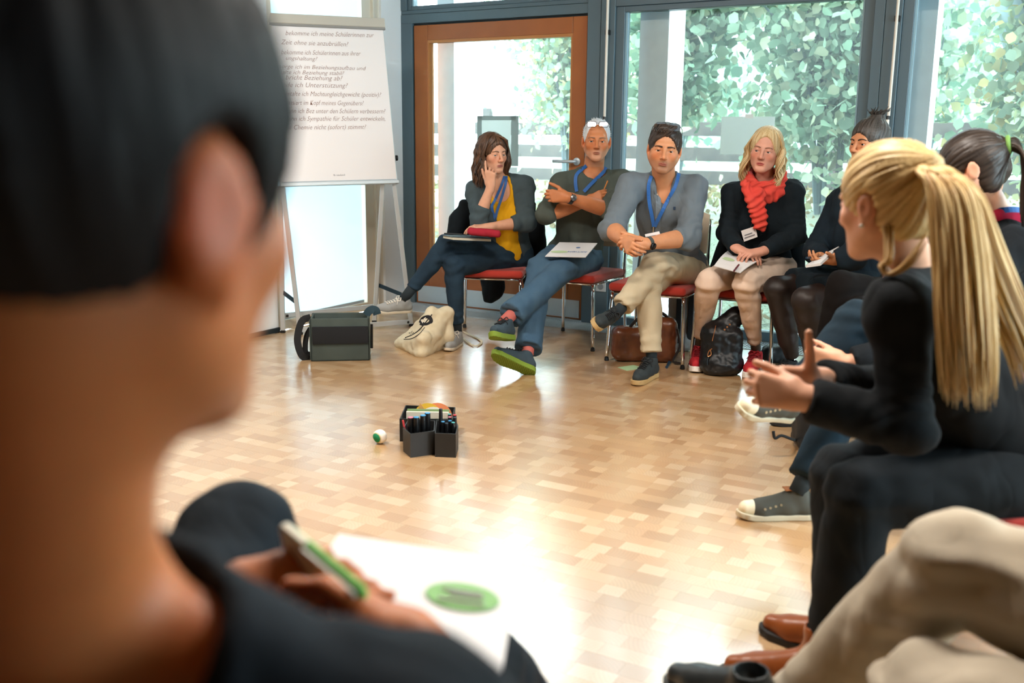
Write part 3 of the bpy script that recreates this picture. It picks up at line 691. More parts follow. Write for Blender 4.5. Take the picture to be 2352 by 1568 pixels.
fpart(MB().box((-.008, -.03, -.02), (FWD + .008, -.008, .018), MF, .003).build('pen_tray', M_STAND))
fpart(MB().lathe([(.006, 0), (.018, .004), (.018, .016), (.006, .02)], 14, MF @ Matrix.Translation((FWD + .006, .14, -.02)) @ Matrix.Rotation(math.pi / 2, 4, 'Y')).build('clamp_knob', M_BLACKPL, None, True))
ft = {'FL': fl(690, 768), 'FR': fl(945, 749), 'RL': fl(650, 764), 'RR': fl(860, 741)}
def mp(x, y, z): return np.array(MF @ Vector((x, y, z)))
for k, tp_ in (('FL', mp(.01, -.02, -.01)), ('FR', mp(FWD - .02, -.02, -.01)), ('RL', mp(.0, -.02, -.03)), ('RR', mp(FWD - .09, -.02, -.03))):
    f_ = ft[k].copy(); d = nrmz(f_ - tp_); f_[2] = .012
    a1 = nrmz(np.cross(d, (0, 1, 0))); a2 = np.cross(d, a1); m = MB()
    ln = np.linalg.norm(f_ - tp_); mm = Matrix(((a1[0], a2[0], d[0], tp_[0]), (a1[1], a2[1], d[1], tp_[1]), (a1[2], a2[2], d[2], tp_[2]), (0, 0, 0, 1)))
    fpart(m.box((-.014, -.009, 0), (.014, .009, ln), mm, .002).build('leg', M_STAND)); fpart(MB().box((f_[0] - .016, f_[1] - .014, 0), (f_[0] + .016, f_[1] + .014, .018), None, .003).build('foot_cap', M_BLACKPL))
def beam(a, b, w_=.014, h_=.014):
    a = np.asarray(a); b = np.asarray(b); d = nrmz(b - a); u_ = np.array([0, 0, 1.]); s = nrmz(np.cross(d, u_)); u_ = np.cross(s, d)
    return MB().box((-w_ / 2, -h_ / 2, 0), (w_ / 2, h_ / 2, float(np.linalg.norm(b - a))), Matrix(((s[0], u_[0], d[0], a[0]), (s[1], u_[1], d[1], a[1]), (s[2], u_[2], d[2], a[2]), (0, 0, 0, 1))), .002)
fpart(beam(ft['FL'] + (0, 0, .03), ft['FR'] + (0, 0, .03), .012, .032).build('crossbar', M_STAND)); fpart(beam(ft['RL'] + (0, .02, .11), ft['RR'] + (0, .02, .11), .012, .03).build('crossbar', M_STAND))
for p in (ft['FR'] + (-.02, -.012, .03), ft['RL'] + (.03, .008, .11)): fpart(MB().box(p - .008, p + .008, None, .003).build('bolt_cap', M_BLACKPL))
fpart(beam(at(646, 668, 6.29), at(684, 697, 6.26), .004, .028).build('strap', mat('dark_strap', '1b3340', .8))); fpart(beam(at(870, 655, 6.68), at(922, 676, 6.62), .004, .028).build('strap', MATS['dark_strap']))
tag(fc, 'white flip chart with handwritten lines, standing before the bright blind', 'flip chart')
LINES = [(75, 858, 'bekomme ich meine Schülerinnen zur', 655), (96, 800, 'Zeit ohne sie anzubrüllen?', 645), (119, 828, 'bekomme ich Schülerinnen aus ihrer', 645), (132, 728, 'ungshaltung?', 655), (151, 840, 'sorge ich im Beziehungsaufbau und', 640), (164, 790, 'halte ich Beziehung stabil?', 640), (177, 786, 'bricht Beziehung ab?', 655), (194, 798, 'finde ich Unterstützung?', 640), (214, 876, 'gestalte ich Machtungleichgewicht (positiv)?', 648), (235, 836, 'passiert im Kopf meines Gegenübers?', 655), (254, 885, 'kann ich Bez unter den Schülern verbessern?', 655), (272, 884, 'kann ich Sympathie für Schüler entwickeln,', 655), (292, 840, 'die Chemie nicht (sofort) stimmt?', 652)]
def onchart(x, y, off=.0025):
    d = ray(x, y); t = ((FO + az * off - CAM) @ az) / (d @ az); p = CAM + d * t - FO; return float(p @ ax), float(p @ ay)
def text(name, body, size, m, M, parent, width=None, shear=.25, off=-.004, ext=.0003):
    cu = bpy.data.curves.new(name, 'FONT'); cu.body = body; cu.size = size; cu.shear = shear; cu.offset = off * size; cu.extrude = ext; cu.resolution_u = 2
    o = bpy.data.objects.new(name, cu); COL.objects.link(o); cu.materials.append(m)
    if width:
        bpy.context.view_layer.update(); wd = o.dimensions.x; sx = width / wd if wd > 0 else 1; M = M @ Matrix.Diagonal((sx, 1, 1, 1))
    bpy.context.view_layer.update(); me = bpy.data.meshes.new_from_object(o.evaluated_get(bpy.context.evaluated_depsgraph_get())); bpy.data.objects.remove(o); bpy.data.curves.remove(cu)
    if not me.materials: me.materials.append(m)
    o = bpy.data.objects.new(name, me); COL.objects.link(o); o.matrix_world = M
    if parent: keep2(o, parent)
    return o
def keep2(o, p):
    mw = o.matrix_world.copy(); pm = parent_matrix(p); o.parent = p; o.matrix_parent_inverse = pm.inverted(); o.matrix_basis = mw
for i, (y, x1, s_, x0) in enumerate(LINES):
    a = onchart(x0, y + 7); b = onchart(x1, y + 7 + (2 if i < 6 else 0)); ang = math.atan2(b[1] - a[1], b[0] - a[0])
    text('handwriting', s_, .036 if i in (3, 4, 5) else .042, M_INK, MF @ Matrix.Translation((a[0], a[1] + .004, .003)) @ Matrix.Rotation(ang * .3 + random.uniform(-.006, .006), 4, 'Z'), fc, b[0] - a[0], .35, -.012)
a = onchart(766, 404); text('printed_mark', 'fb neuland', .016, mat('print_grey', '8a8a90', .8), MF @ Matrix.Translation((a[0], a[1], .003)), fc, .075, 0, 0)

# ================================================================== THINGS ON THE FLOOR
M_CANV = mat('dark_green_canvas', '4a5450', .9, 0, .3, bump=(600, .3, .002), vary=(9, '3f4946', .6)); M_VEL = mat('black_velcro', '17191c', .95); M_WEB = mat('black_webbing', '0d1013', .8)
def zrot(x, y, deg): return Matrix.Translation((x, y, 0)) @ Matrix.Rotation(math.radians(deg), 4, 'Z')
def messenger():
    p = fl(778, 829); e = empty('messenger_bag', (p[0], p[1] + .09, 0)); M = zrot(p[0], p[1] + .085, 7); w_, d_, h_ = .165, .085, .245
    k = lambda o: keep(o, e)
    m = MB(); t = .014
    for b_ in (((-w_, -d_, 0), (w_, -d_ + t, h_)), ((-w_, d_ - t, 0), (w_, d_, h_ + .005)), ((-w_, -d_, 0), (-w_ + t, d_, h_)), ((w_ - t, -d_, 0), (w_, d_, h_)), ((-w_, -d_, 0), (w_, d_, t))): m.box(b_[0], b_[1], M, .006, 2)
    k(m.build('body', M_CANV, None, True)); lm = mat('bag_lining', '39433f', .9)
    k(MB().box((-.05, -d_ + t, .02), (-.045, d_ - t, h_ - .02), M).box((.06, -d_ + t, .02), (.065, d_ - t, h_ - .03), M).build('divider', lm))
    k(MB().box((-w_ + .012, -d_ - .012, .10), (w_ - .006, -d_, .20), M, .005, 2).build('front_flap', M_VEL, None, True))
    for x in (-w_, w_): k(MB().tube([M @ Vector((x, -d_ - .002, .01)), M @ Vector((x, -d_ - .002, h_ - .005))], .004, 6).build('piping', lm))
    pts = spline([M @ Vector(q) for q in ((-w_ - .002, .02, h_ - .01), (-w_ - .05, .0, h_ - .03), (-w_ - .075, -.03, .12), (-w_ - .055, -.05, .035), (-w_ - .02, -.04, .008), (-w_ + .0, -.02, .006))], 6)
    V, Fc = ribbon(pts, np.array([0, -1, .15]), .04, .004); V = [np.array(v) for v in V]
    k(pmesh('strap', V, Fc, M_WEB)); pts = spline([M @ Vector(q) for q in ((-w_ - .005, .03, .17), (-w_ - .03, .02, .12), (-w_ - .035, .0, .04), (-w_ - .004, .0, .02))], 5); V, Fc = ribbon(pts, np.array([0, -1, .1]), .03, .003); k(pmesh('strap', V, Fc, M_WEB))
    pts = spline([M @ Vector(q) for q in ((w_ - .02, 0, h_ + .002), (w_ + .005, 0, h_ + .03), (w_ + .035, .0, h_ + .03), (w_ + .045, 0, h_ + .005))], 5); V, Fc = ribbon(pts, np.array([0, -1, .4]), .045, .004); k(pmesh('strap', V, Fc, mat('teal_webbing', '1d3843', .8)))
    k(MB().tube([M @ Vector((w_ + .01, -.03, .06)), M @ Vector((w_ + .012, -.03, .2))], .008, 6).build('buckle', M_BLACKPL))
    tag(e, 'dark green boxy messenger bag with open top, before the flip chart', 'bag')
messenger()

def tote():
    c = fl(965, 822); e = empty('tote_bag', (c[0], c[1] + .1, 0)); M_T = mat('cream_canvas', 'd9cfb4', .9, 0, .2, bump=(700, .25, .001), vary=(20, 'cdbf9e', .6))
    G = [fl(905, 797), fl(966, 821), fl(1014, 803), fl(1034, 780)]
    # slumped bag: front sheet with a pinched top, built as a folded surface
    S = SDF(c - (.3, .12, .02), c + (.36, .42, .32), .006)
    def tri(a, b, d, r, k):
        a, b, d = (np.asarray(q, float) for q in (a, b, d)); n = 16
        for i in range(n + 1): S.add(cap(lerp_(a, b, i / n), d, r), k)
    lerp_ = lambda a, b, t: a * (1 - t) + b * t
    T0, T1 = at(992, 719, 5.82), at(1026, 718, 5.86); L0 = G[0] + (.02, .04, .016); F0 = G[1] + (0, .03, .018); R0 = fl(1014, 803) + (0, .04, .018); R1 = at(1030, 772, 5.82); Mid = at(972, 778, 5.66)
    for a, b, d in ((L0, F0, T0), (F0, R0, T1), (F0, T0, T1), (R0, R1, T1), (L0, F0, Mid)): tri(a, b, d, .016, .03)
    S.add(ell((L0 + F0 + R0 + R1) / 4 + (0, .02, .03), (.10, .07, .05)), .05); S.add(cap(Mid, lerp_(F0, T1, .45), .022, .02), .05)
    o = smesh('canvas_body', S, M_T, e, disp=lambda V, N: .008 * (np.abs(vnoise(V * (12, 12, 18), 3)) - .3) + .003 * vnoise(V * 40, 4))
    me = o.data; bv = BVHTree.FromPolygons([v.co for v in me.vertices], [p.vertices for p in me.polygons])
    def hit(x, y, off=.002):
        d = ray(x, y); h = bv.ray_cast(Vector(CAM), Vector(d).normalized())
        if h[0] is None: return at(x, y, 5.68)
        return np.array(h[0]) + np.array(h[1]) * off if h[1].dot(Vector(d)) < 0 else np.array(h[0]) - np.array(h[1]) * off
    def strip(px, w_, nm, m_, off=.002):
        n_ = []; P_ = []
        for q in spline([(a, b, 0) for a, b in px], 5):
            p = hit(q[0], q[1], off); P_.append(p); n_.append(nrmz(CAM - p))
        V, Fc = ribbon(P_, n_, w_, .0012); return keep(pmesh(nm, V, Fc, m_), e)
    MI = mat('black_print', '181a1e', .8)
    strip([(931, 776), (950, 768), (966, 755), (980, 738), (992, 722)], .006, 'printed_line', MI); strip([(928, 779), (945, 778), (962, 768), (976, 752)], .004, 'printed_line', MI); strip([(966, 742), (980, 746), (990, 738), (985, 728), (972, 732), (966, 742)], .022, 'printed_band', MI)
    for s_, x, y, sz, col in (('RE', 971, 744, .034, 'f0ece0'), ('TG.', 942, 771, .022, '181a1e')):
        p = hit(x, y, .004); zz = nrmz(CAM - p); q = hit(x + 14, y - 8, .004); xx = nrmz(q - p); xx = nrmz(xx - zz * (xx @ zz)); yy = np.cross(zz, xx)
        text('printed_letters', s_, sz, mat('print_' + col, col, .8), Matrix(((xx[0], yy[0], zz[0], p[0]), (xx[1], yy[1], zz[1], p[1]), (xx[2], yy[2], zz[2], p[2]), (0, 0, 0, 1))), e, None, 0, .01)
    hp = spline([at(1030, 745, 5.86), fl(1062, 768) + (0, 0, .02), fl(1105, 785) + (0, 0, .006), fl(1090, 797) + (0, 0, .006), fl(1062, 780) + (0, 0, .008)], 6); V, Fc = ribbon(hp, np.array([0, -.3, 1.]), .014, .003); keep(pmesh('handle', V, Fc, M_T), e)
    tag(e, 'cream canvas tote bag with black print slumped beside the grey sneaker', 'bag')
tote()

# --- pen organiser, markers and cards
OX, OY = fl(990, 1046)[:2]; M_ORG = mat('black_organizer_plastic', '1d1f20', .5, vary=(30, '262829', .5))
org = empty('desk_organizer', (OX, OY + .05, 0))
def cup(poly, h, nm):
    n = len(poly); c = np.mean(np.array(poly), 0); inn = [tuple(c + (np.array(p) - c) * (1 - .006 / (np.linalg.norm(np.array(p) - c)))) for p in poly]
    V = [(x, y, 0) for x, y in poly] + [(x, y, h) for x, y in poly] + [(x, y, h) for x, y in inn] + [(x, y, .004) for x, y in inn]; Fc = [tuple(range(n))[::-1], tuple(range(3 * n, 4 * n))]
    for i in range(n):
        j = (i + 1) % n
        for a in (0, 1, 2): Fc.append((a * n + i, a * n + j, (a + 1) * n + j, (a + 1) * n + i))
    return keep(pmesh(nm, V, Fc, M_ORG), org)
A_ = [fl(926, 1036)[:2], fl(943, 1051)[:2], fl(999, 1043)[:2], fl(1000, 1018)[:2], fl(940, 1012)[:2]]
B_ = [fl(999, 1049)[:2], fl(1047, 1051)[:2], fl(1053, 1030)[:2], fl(1046, 1014)[:2], fl(1003, 1016)[:2]]
C_ = [fl(918, 1014)[:2], fl(1040, 1014)[:2], fl(1046, 985)[:2], fl(932, 980)[:2]]
cup(A_, .098, 'pen_cup'); cup(B_, .098, 'pen_cup'); cup([(x, y + .003) for x, y in C_], .098, 'card_box')
tag(org, 'black pen organiser with three compartments on the parquet', 'organizer')
M_MK = mat('black_marker', '0c0e12', .4); CAPS = {'blue': '3f8fc0', 'dark': '1a2c3c', 'teal': '55b0b0', 'pink': 'c77a90', 'red': 'c8323c'}
def marker(px, Yc, cpoly, tz, r, capc, lab, lean=(0, 0)):
    c = np.mean(np.array(cpoly), 0); x = c[0] + px[0]; y = c[1] + px[1]; e = empty('marker', (x, y, .006))
    M = Matrix.Translation((x, y, .006)) @ Matrix.Rotation(lean[0], 4, 'Y') @ Matrix.Rotation(lean[1], 4, 'X')
    keep(MB().lathe([(r * .9, 0), (r, .004), (r, tz - .03), (r * .94, tz - .002)], 12, M).build('barrel', M_MK, None, True), e)
    keep(MB().lathe([(r * .94, tz - .002), (r * .90, tz), (r * .3, tz + .0005)], 12, M).build('cap_end', mat('cap_' + capc, CAPS.get(capc, capc), .4), None, True), e)
    tag(e, lab, 'marker', 'markers in the organiser')
for i, (px, cc_) in enumerate((((-.030, -.014), 'pink'), ((-.006, -.024), 'blue'), ((.020, -.010), 'blue'), ((.036, .012), 'blue'))):
    marker(px, 0, A_, .134 + .004 * i, .0125, cc_, 'thick black marker, number %s from the left in the front left pen cup' % ('one', 'two', 'three', 'four')[i])
k = 0
for px, tz, cc_ in (((-.030, .0), .165, 'dark'), ((-.020, -.020), .118, 'blue'), ((-.004, -.030), .114, 'dark'), ((.022, -.024), .116, 'teal'), ((.008, -.012), .12, 'blue'), ((.006, .014), .128, 'pink'), ((.004, .032), .135, 'teal'), ((.028, .0), .13, 'dark'), ((.026, .02), .135, 'red')):
    marker(px, 0, B_, tz, .0078, cc_, ['tall black pen sticking up from the right pen cup', 'short black marker at the left front of the right pen cup', 'short dark-capped marker at the front of the right pen cup', 'teal-capped marker at the right front of the right pen cup', 'blue-capped marker in the middle of the right pen cup', 'pink-capped marker in the middle of the right pen cup', 'teal-capped marker at the back of the right pen cup', 'dark marker at the right side of the right pen cup', 'red-tipped marker at the right back of the right pen cup'][k]); k += 1
for i, (dx, ln) in enumerate(((-.052, -.25), (-.046, .22))):
    c = np.mean(np.array(A_), 0); p = np.array([c[0] + dx * .9, c[1] - .008, .04]); e = tag(MB().tube([p, p + np.array([ln * .06, -.0, .085])], .004, 8).build('red_pen', mat('red_plastic', 'd2404a', .4), None, True), 'thin red pen leaning %s in the front left cup' % ('left', 'right')[i], 'pen', 'red pens')
def disc(cx, cy, cz, r, yaw, col, nm, lab, seg=24, tilt=-.12):
    M = Matrix.Translation((cx, cy, cz)) @ Matrix.Rotation(yaw, 4, 'Z') @ Matrix.Rotation(math.pi / 2 + tilt, 4, 'X')
    tag(MB().lathe([(.001, -.0006), (r, -.0006), (r, .0006), (.001, .0006)], seg, M).build(nm, mat('card_' + col, col, .8), None), lab, 'card', 'cards in the organiser')
cc_ = np.mean(np.array(C_), 0)
disc(cc_[0] - .005, cc_[1] + .030, .068, .062, 0, 'e0b83a', 'round_card', 'yellow round card standing in the organiser'); disc(cc_[0] + .035, cc_[1] + .036, .064, .066, .05, 'e58a5c', 'round_card', 'orange round card standing behind the yellow one'); disc(cc_[0] + .02, cc_[1] + .018, .055, .062, -.05, 'f0ece2', 'round_card', 'white round card standing before the yellow one')
tag(MB().box((-.09, -.001, .01), (.09, .001, .112), zrot(cc_[0] - .0, cc_[1] + .004, -2)).build('green_card', mat('card_green', '8fae7a', .8)), 'pale green card standing in the organiser', 'card', 'cards in the organiser')
tag(MB().box((-.092, -.006, .01), (.088, .006, .104), zrot(cc_[0] - .0, cc_[1] - .01, -2)).build('card_stack', mat('card_cream', 'ece3d0', .8)), 'stack of cream cards at the front of the organiser', 'card', 'cards in the organiser')
e = MB().poly([(cc_[0] - .05, cc_[1] + .012, .09), (cc_[0] + .0, cc_[1] + .006, .09), (cc_[0] - .035, cc_[1] + .01, .137), (cc_[0] - .05, cc_[1] + .0136, .09), (cc_[0] + .0, cc_[1] + .0076, .09), (cc_[0] - .035, cc_[1] + .0116, .137)], [(0, 1, 2), (5, 4, 3), (0, 3, 4, 1), (1, 4, 5, 2), (2, 5, 3, 0)]).build('folded_card', mat('card_kraft', 'cf9f5e', .8)); tag(e, 'folded kraft paper corner poking out of the organiser', 'card', 'cards in the organiser')
# ball
p = fl(874, 1018); S = SDF(p + (-.05, -.05, -.01), p + (.05, .05, .07), .0014)
S.add(ell(p + (0, 0, .029), (.027, .027, .029)), 0); S.add(ell(p + (-.006, 0, .033), (.024, .026, .022)), .01)
bc = np.array([lin('0f8a5a'), lin('f2efe6'), lin('d8c8a4')])
smesh('juggling_ball', S, mat('ball_fabric', 'ffffff', .8, attr=True), None, colf=lambda V: np.where((((V - (p + (-.018, -.026, .028))) / (.021, .03, .021)) ** 2).sum(1)[:, None] < 1, bc[0], np.where((((V - (p + (-.018, -.026, .028))) / (.025, .034, .025)) ** 2).sum(1)[:, None] < 1, bc[2], bc[1])))
tag(bpy.data.objects['juggling_ball'], 'small green and white stuffed ball left of the organiser', 'ball')

# --- bags under the chairs
def softbag(name, prims, h, m, lab, disp=.005, cat='bag', k=.03, base=None):
    lo = np.min([q[0] for q in prims], 0) - .03; hi = np.max([q[1] for q in prims], 0) + .03; lo[2] = max(lo[2], -.012); S = SDF(lo, hi, h)
    for q in prims: S.add(q, k)
    fr = np.array([0, 0, 1.]); S.sub((lo - 1, np.array([9, 9, .0]), lambda x, y, z: z + 0 * x + 0 * y), 0)
    e = empty(name, base if base is not None else ((lo + hi) / 2 * (1, 1, 0))); smesh('body', S, m, e, disp=lambda V, N: disp * vnoise(V * 22, 5) * (V[:, 2] > .01) + disp * .5 * vnoise(V * 60, 6) * (V[:, 2] > .01)); tag(e, lab, cat); return e
M_BRL = mat('brown_leather', '4e2613', .38, 0, .5, vary=(10, '74401f', .8), coat=.2); M_BKL = mat('black_leather', '0a0d11', .42, 0, .45)
q = fl(1490, 838); e = softbag('leather_bag', [rbox(q + (-.07, .12, .10), (.13, .07, .10), r=.05), rbox(q + (.08, .10, .13), (.09, .07, .13), r=.05), ell(q + (-.13, .1, .05), (.04, .04, .03))], .007, M_BRL, 'shiny brown leather bag behind the man with beige trousers')
for pts in ([(-.1, .1, .2), (-.04, .06, .27), (.06, .06, .29), (.13, .09, .24)],): keep(MB().tube(spline([q + np.array(a) for a in pts], 5), .009, 7).build('handle', mat('dark_leather_trim', '1c1413', .4), None, True), e)
keep(MB().tube(spline([q + np.array(a) for a in ((.16, .04, .2), (.175, .03, .1), (.14, .02, .02), (.18, -.01, .012))], 5), .007, 6).build('strap', MATS['dark_leather_trim'], None, True), e)
q = fl(1662, 866); e = softbag('leather_backpack', [rbox(q + (0, .10, .13), (.108, .085, .14), r=.06), cap(q + (-.06, .10, .22), q + (.075, .12, .31), .05, .055), ell(q + (0, .08, .06), (.115, .1, .07))], .006, M_BKL, 'black leather backpack standing between the red sneakers', .006)
bpm = e.children[0]; bpv = BVHTree.FromPolygons([v.co for v in bpm.data.vertices], [p_.vertices for p_ in bpm.data.polygons])
def onbag(x, y, off=.002):
    h_ = bpv.ray_cast(Vector(CAM), Vector(ray(x, y)).normalized()); return np.array(h_[0]) + np.array(h_[1]) * (off if h_[1].dot(Vector(ray(x, y))) < 0 else -off) if h_[0] is not None else at(x, y, float(q[1]) + .03)
MS_ = mat('brass_stud', 'c98a5a', .3, .8)
for i in range(3):
    c = onbag(1664 + i * 6, 757 - i * 6, .001); keep(MB().lathe([(.001, 0), (.0055, .001), (.004, .004), (.001, .005)], 10, Matrix.Translation(c) @ Matrix.Rotation(math.pi / 2, 4, 'X')).build('stud', MS_, None, True), e)
keep(MB().tube([onbag(1644 - i * 1.6, 748 + i * 7, .001) for i in range(6)], .0022, 6).build('zip', MS_), e)
keep(MB().tube(spline([onbag(1636, 800, .006), onbag(1630, 806, .008), onbag(1627, 818, .008), onbag(1634, 814, .008), onbag(1633, 804, .006)], 4), .0032, 6).build('clip', MS_), e); keep(MB().tube(spline([onbag(1630, 816, .006), onbag(1626, 826, .007), onbag(1625, 838, .006)], 4), .004, 6).build('clip_strap', MATS['black_leather']), e)
q = at(1572, 740, 5.86); e = softbag('grey_backpack', [rbox(np.array([q[0], q[1], .2]), (.095, .07, .17), r=.05), ell(np.array([q[0], q[1], .06]), (.1, .08, .06))], .008, mat('grey_nylon', '8d9496', .6), 'grey backpack with black straps behind the chair of the shirt man')
for dx in (-.05, .02): keep(beam(np.array([q[0] + dx, q[1] - .075, .06]), np.array([q[0] + dx, q[1] - .078, .36]), .03, .006).build('strap', M_WEB), e)
q = fl(1845, 1050); e = softbag('small_rucksack', [rbox(q + (.1, .12, .11), (.11, .08, .11), r=.05)], .008, mat('black_nylon', '0e1216', .6), 'small black rucksack beside the dark jeans')
keep(MB().tube(spline([fl(1830, 1022) + (0, 0, .02), at(1818, 1008, q[1]), at(1795, 1000, q[1] - .02), at(1780, 1006, q[1] - .03), at(1776, 990, q[1] - .03)], 4), .006, 6).build('strap', M_WEB, None, True), e)
e = softbag('black_pouch', [rbox(fl(1772, 838) + (.05, .08, .045), (.085, .06, .05), r=.04)], .008, mat('black_nylon', '0e1216', .6), 'flat black bag lying beside the chair leg right of the red sneaker')
def sheet(name, pts, m, lab=None, cat='paper', th=.002, bend=0):
    P = [np.asarray(p, float) for p in pts]; n = nrmz(np.cross(P[1] - P[0], P[3] - P[0])); n = n if n[2] > 0 else -n; nx = 7; V = []; Fc = []
    for k in (0, 1):
        for i in range(nx):
            s = i / (nx - 1)
            for t in (0, 1):
                a = P[0] * (1 - s) * (1 - t) + P[1] * s * (1 - t) + P[2] * s * t + P[3] * (1 - s) * t; V.append(a + n * (bend * math.sin(math.pi * s) - k * th))
    o_ = nx * 2
    for i in range(nx - 1):
        a = i * 2; Fc.append((a, a + 2, a + 3, a + 1)); Fc.append((o_ + a, o_ + a + 1, o_ + a + 3, o_ + a + 2)); Fc.append((a, o_ + a, o_ + a + 2, a + 2)); Fc.append((a + 1, a + 3, o_ + a + 3, o_ + a + 1))
    Fc.append((0, 1, o_ + 1, o_)); Fc.append((o_ - 2, 2 * o_ - 2, 2 * o_ - 1, o_ - 1))
    o = pmesh(name, V, Fc, m)
    return tag(o, lab, cat) if lab else o
sheet('green_card', [fl(1418, 843, .001), fl(1440, 851, .001), fl(1480, 844, .001), fl(1455, 838, .001)], mat('card_mint', 'a6c79a', .8), 'pale green card on the floor behind the dark sneaker', 'card', .001)
tag(MB().tube([fl(1531, 846) + (0, 0, .008), fl(1541, 828) + (0, 0, .008)], .008, 8).build('floor_pen', mat('dark_blue_plastic', '12344a', .4), None, True), 'dark blue pen lying on the floor beside the brown bag', 'pen')
# ================================================================== PEOPLE
def skinmat(name, sss=None): return mat(name, 'c08a6a', .5, 0, .4, bump=(900, .08, .0006), attr=True, sss=sss)
M_SKIN = skinmat('skin'); M_SKIN2 = skinmat('skin_near', (.35, .02))
M_HAIR = mat('hair', '3a2a20', .45, 0, .4, attr=True); M_HAIRD = mat('matte_dark_hair', '0d0c0e', .6, 0, .2, attr=True); M_EYE = mat('eye', 'ffffff', .15, attr=True)
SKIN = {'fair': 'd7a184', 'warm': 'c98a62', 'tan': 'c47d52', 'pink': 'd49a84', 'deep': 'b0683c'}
class Head:
    def __init__(s, c, face, up, sc=1.0):
        s.c = np.asarray(c, float); s.y = nrmz(face); u = np.asarray(up, float); s.z = nrmz(u - s.y * (u @ s.y)); s.x = np.cross(s.y, s.z); s.s = sc   # x = the person's right
        s.M = np.array([s.x, s.y, s.z])
    def p(s, x, y, z): return s.c + (s.x * x + s.y * y + s.z * z) * s.s
    def loc(s, V): return ((V - s.c) @ s.M.T) / s.s
    def e(s, c, r): return ell(s.p(*c), np.array(r) * s.s, s.M)
    def k(s, a, b, ra, rb=None, flat=None): return cap(s.p(*a), s.p(*b), ra * s.s, None if rb is None else rb * s.s, flat)
def add_head(S, h, neck, fem=False, full=0.0, neckr=.056):
    A = S.add
    A(h.e((0, -.014, .036), (.075, .096, .087)), .02)
    A(h.e((0, .026, -.03), (.062 + full * .004, .066, .082)), .03)
    for sx in (-1, 1):
        A(h.k((sx * (.054 + full * .005), -.004, -.045), (sx * .018, .072, -.094), .018, .016), .028)
        A(h.e((sx * .041, .060, -.02), (.022, .02, .02)), .025)
    A(h.e((0, .079, -.096), (.019 if fem else .024, .016, .017)), .02)
    A(h.k((-.034, .078, .026), (.034, .078, .026), .0135 if not fem else .0105), .018)
    for sx in (-1, 1): S.sub(h.e((sx * .0315, .103, .003), (.0165, .021, .0115)), .012)
    A(h.k((0, .087, .016), (0, .113, -.025), .0070, .0095), .010)
    A(h.e((0, .1145, -.029), (.0105, .012, .0100)), .007)
    for sx in (-1, 1):
        A(h.e((sx * .0125, .1025, -.033), (.0080, .011, .0078)), .006)
        S.sub(h.e((sx * .0065, .110, -.0415), (.0040, .006, .0030)), .003)
        A(h.k((sx * .0175, .0835, .0075), (sx * .0325, .0868, .0090), .0042, .0048), .005); A(h.k((sx * .0325, .0868, .0090), (sx * .0475, .0755, .0060), .0046, .0040), .005)
        A(h.k((sx * .0185, .0825, -.0065), (sx * .0325, .0845, -.0085), .0038), .006); A(h.k((sx * .0325, .0845, -.0085), (sx * .0460, .0755, -.0055), .0038), .006)
        S.sub(h.k((sx * .025, .098, -.040), (sx * .034, .086, -.060), .0035), .010)
    A(h.e((0, .0775, -.062), (.030, .013, .024)), .02)
    A(h.k((-.020, .0855, -.0595), (-.004, .0925, -.0575), .0034, .0046), .005); A(h.k((.020, .0855, -.0595), (.004, .0925, -.0575), .0034, .0046), .005)
    A(h.k((-.015, .0875, -.0700), (.015, .0875, -.0700), .0052), .006); A(h.e((0, .0895, -.0700), (.010, .006, .005)), .005)
    S.sub(h.k((-.024, .0965, -.0645), (.024, .0965, -.0645), .0022), .003)
    S.sub(h.k((-.014, .097, -.080), (.014, .097, -.080), .006), .010)
    for sx in (-1, 1):
        ec = h.p(sx * .078, -.012, -.006); Mx = np.array([nrmz(h.x * sx + h.y * -.45), nrmz(h.y + h.x * sx * .45), h.z])
        A(ell(ec, np.array((.0075, .019, .032)) * h.s, Mx), .008); A(ell(ec + Mx[0] * .006 * h.s - Mx[1] * .006 * h.s, np.array((.006, .017, .030)) * h.s, Mx), .006)
        S.sub(ell(ec + Mx[0] * .013 * h.s + Mx[1] * .003 * h.s + h.z * .004 * h.s, np.array((.006, .010, .019)) * h.s, Mx), .005)
        A(h.e((sx * .077, -.002, -.034), (.006, .008, .009)), .006)
    A(cap(h.p(0, -.028, -.05), neck, neckr * .98 * h.s, neckr * 1.05), .03)
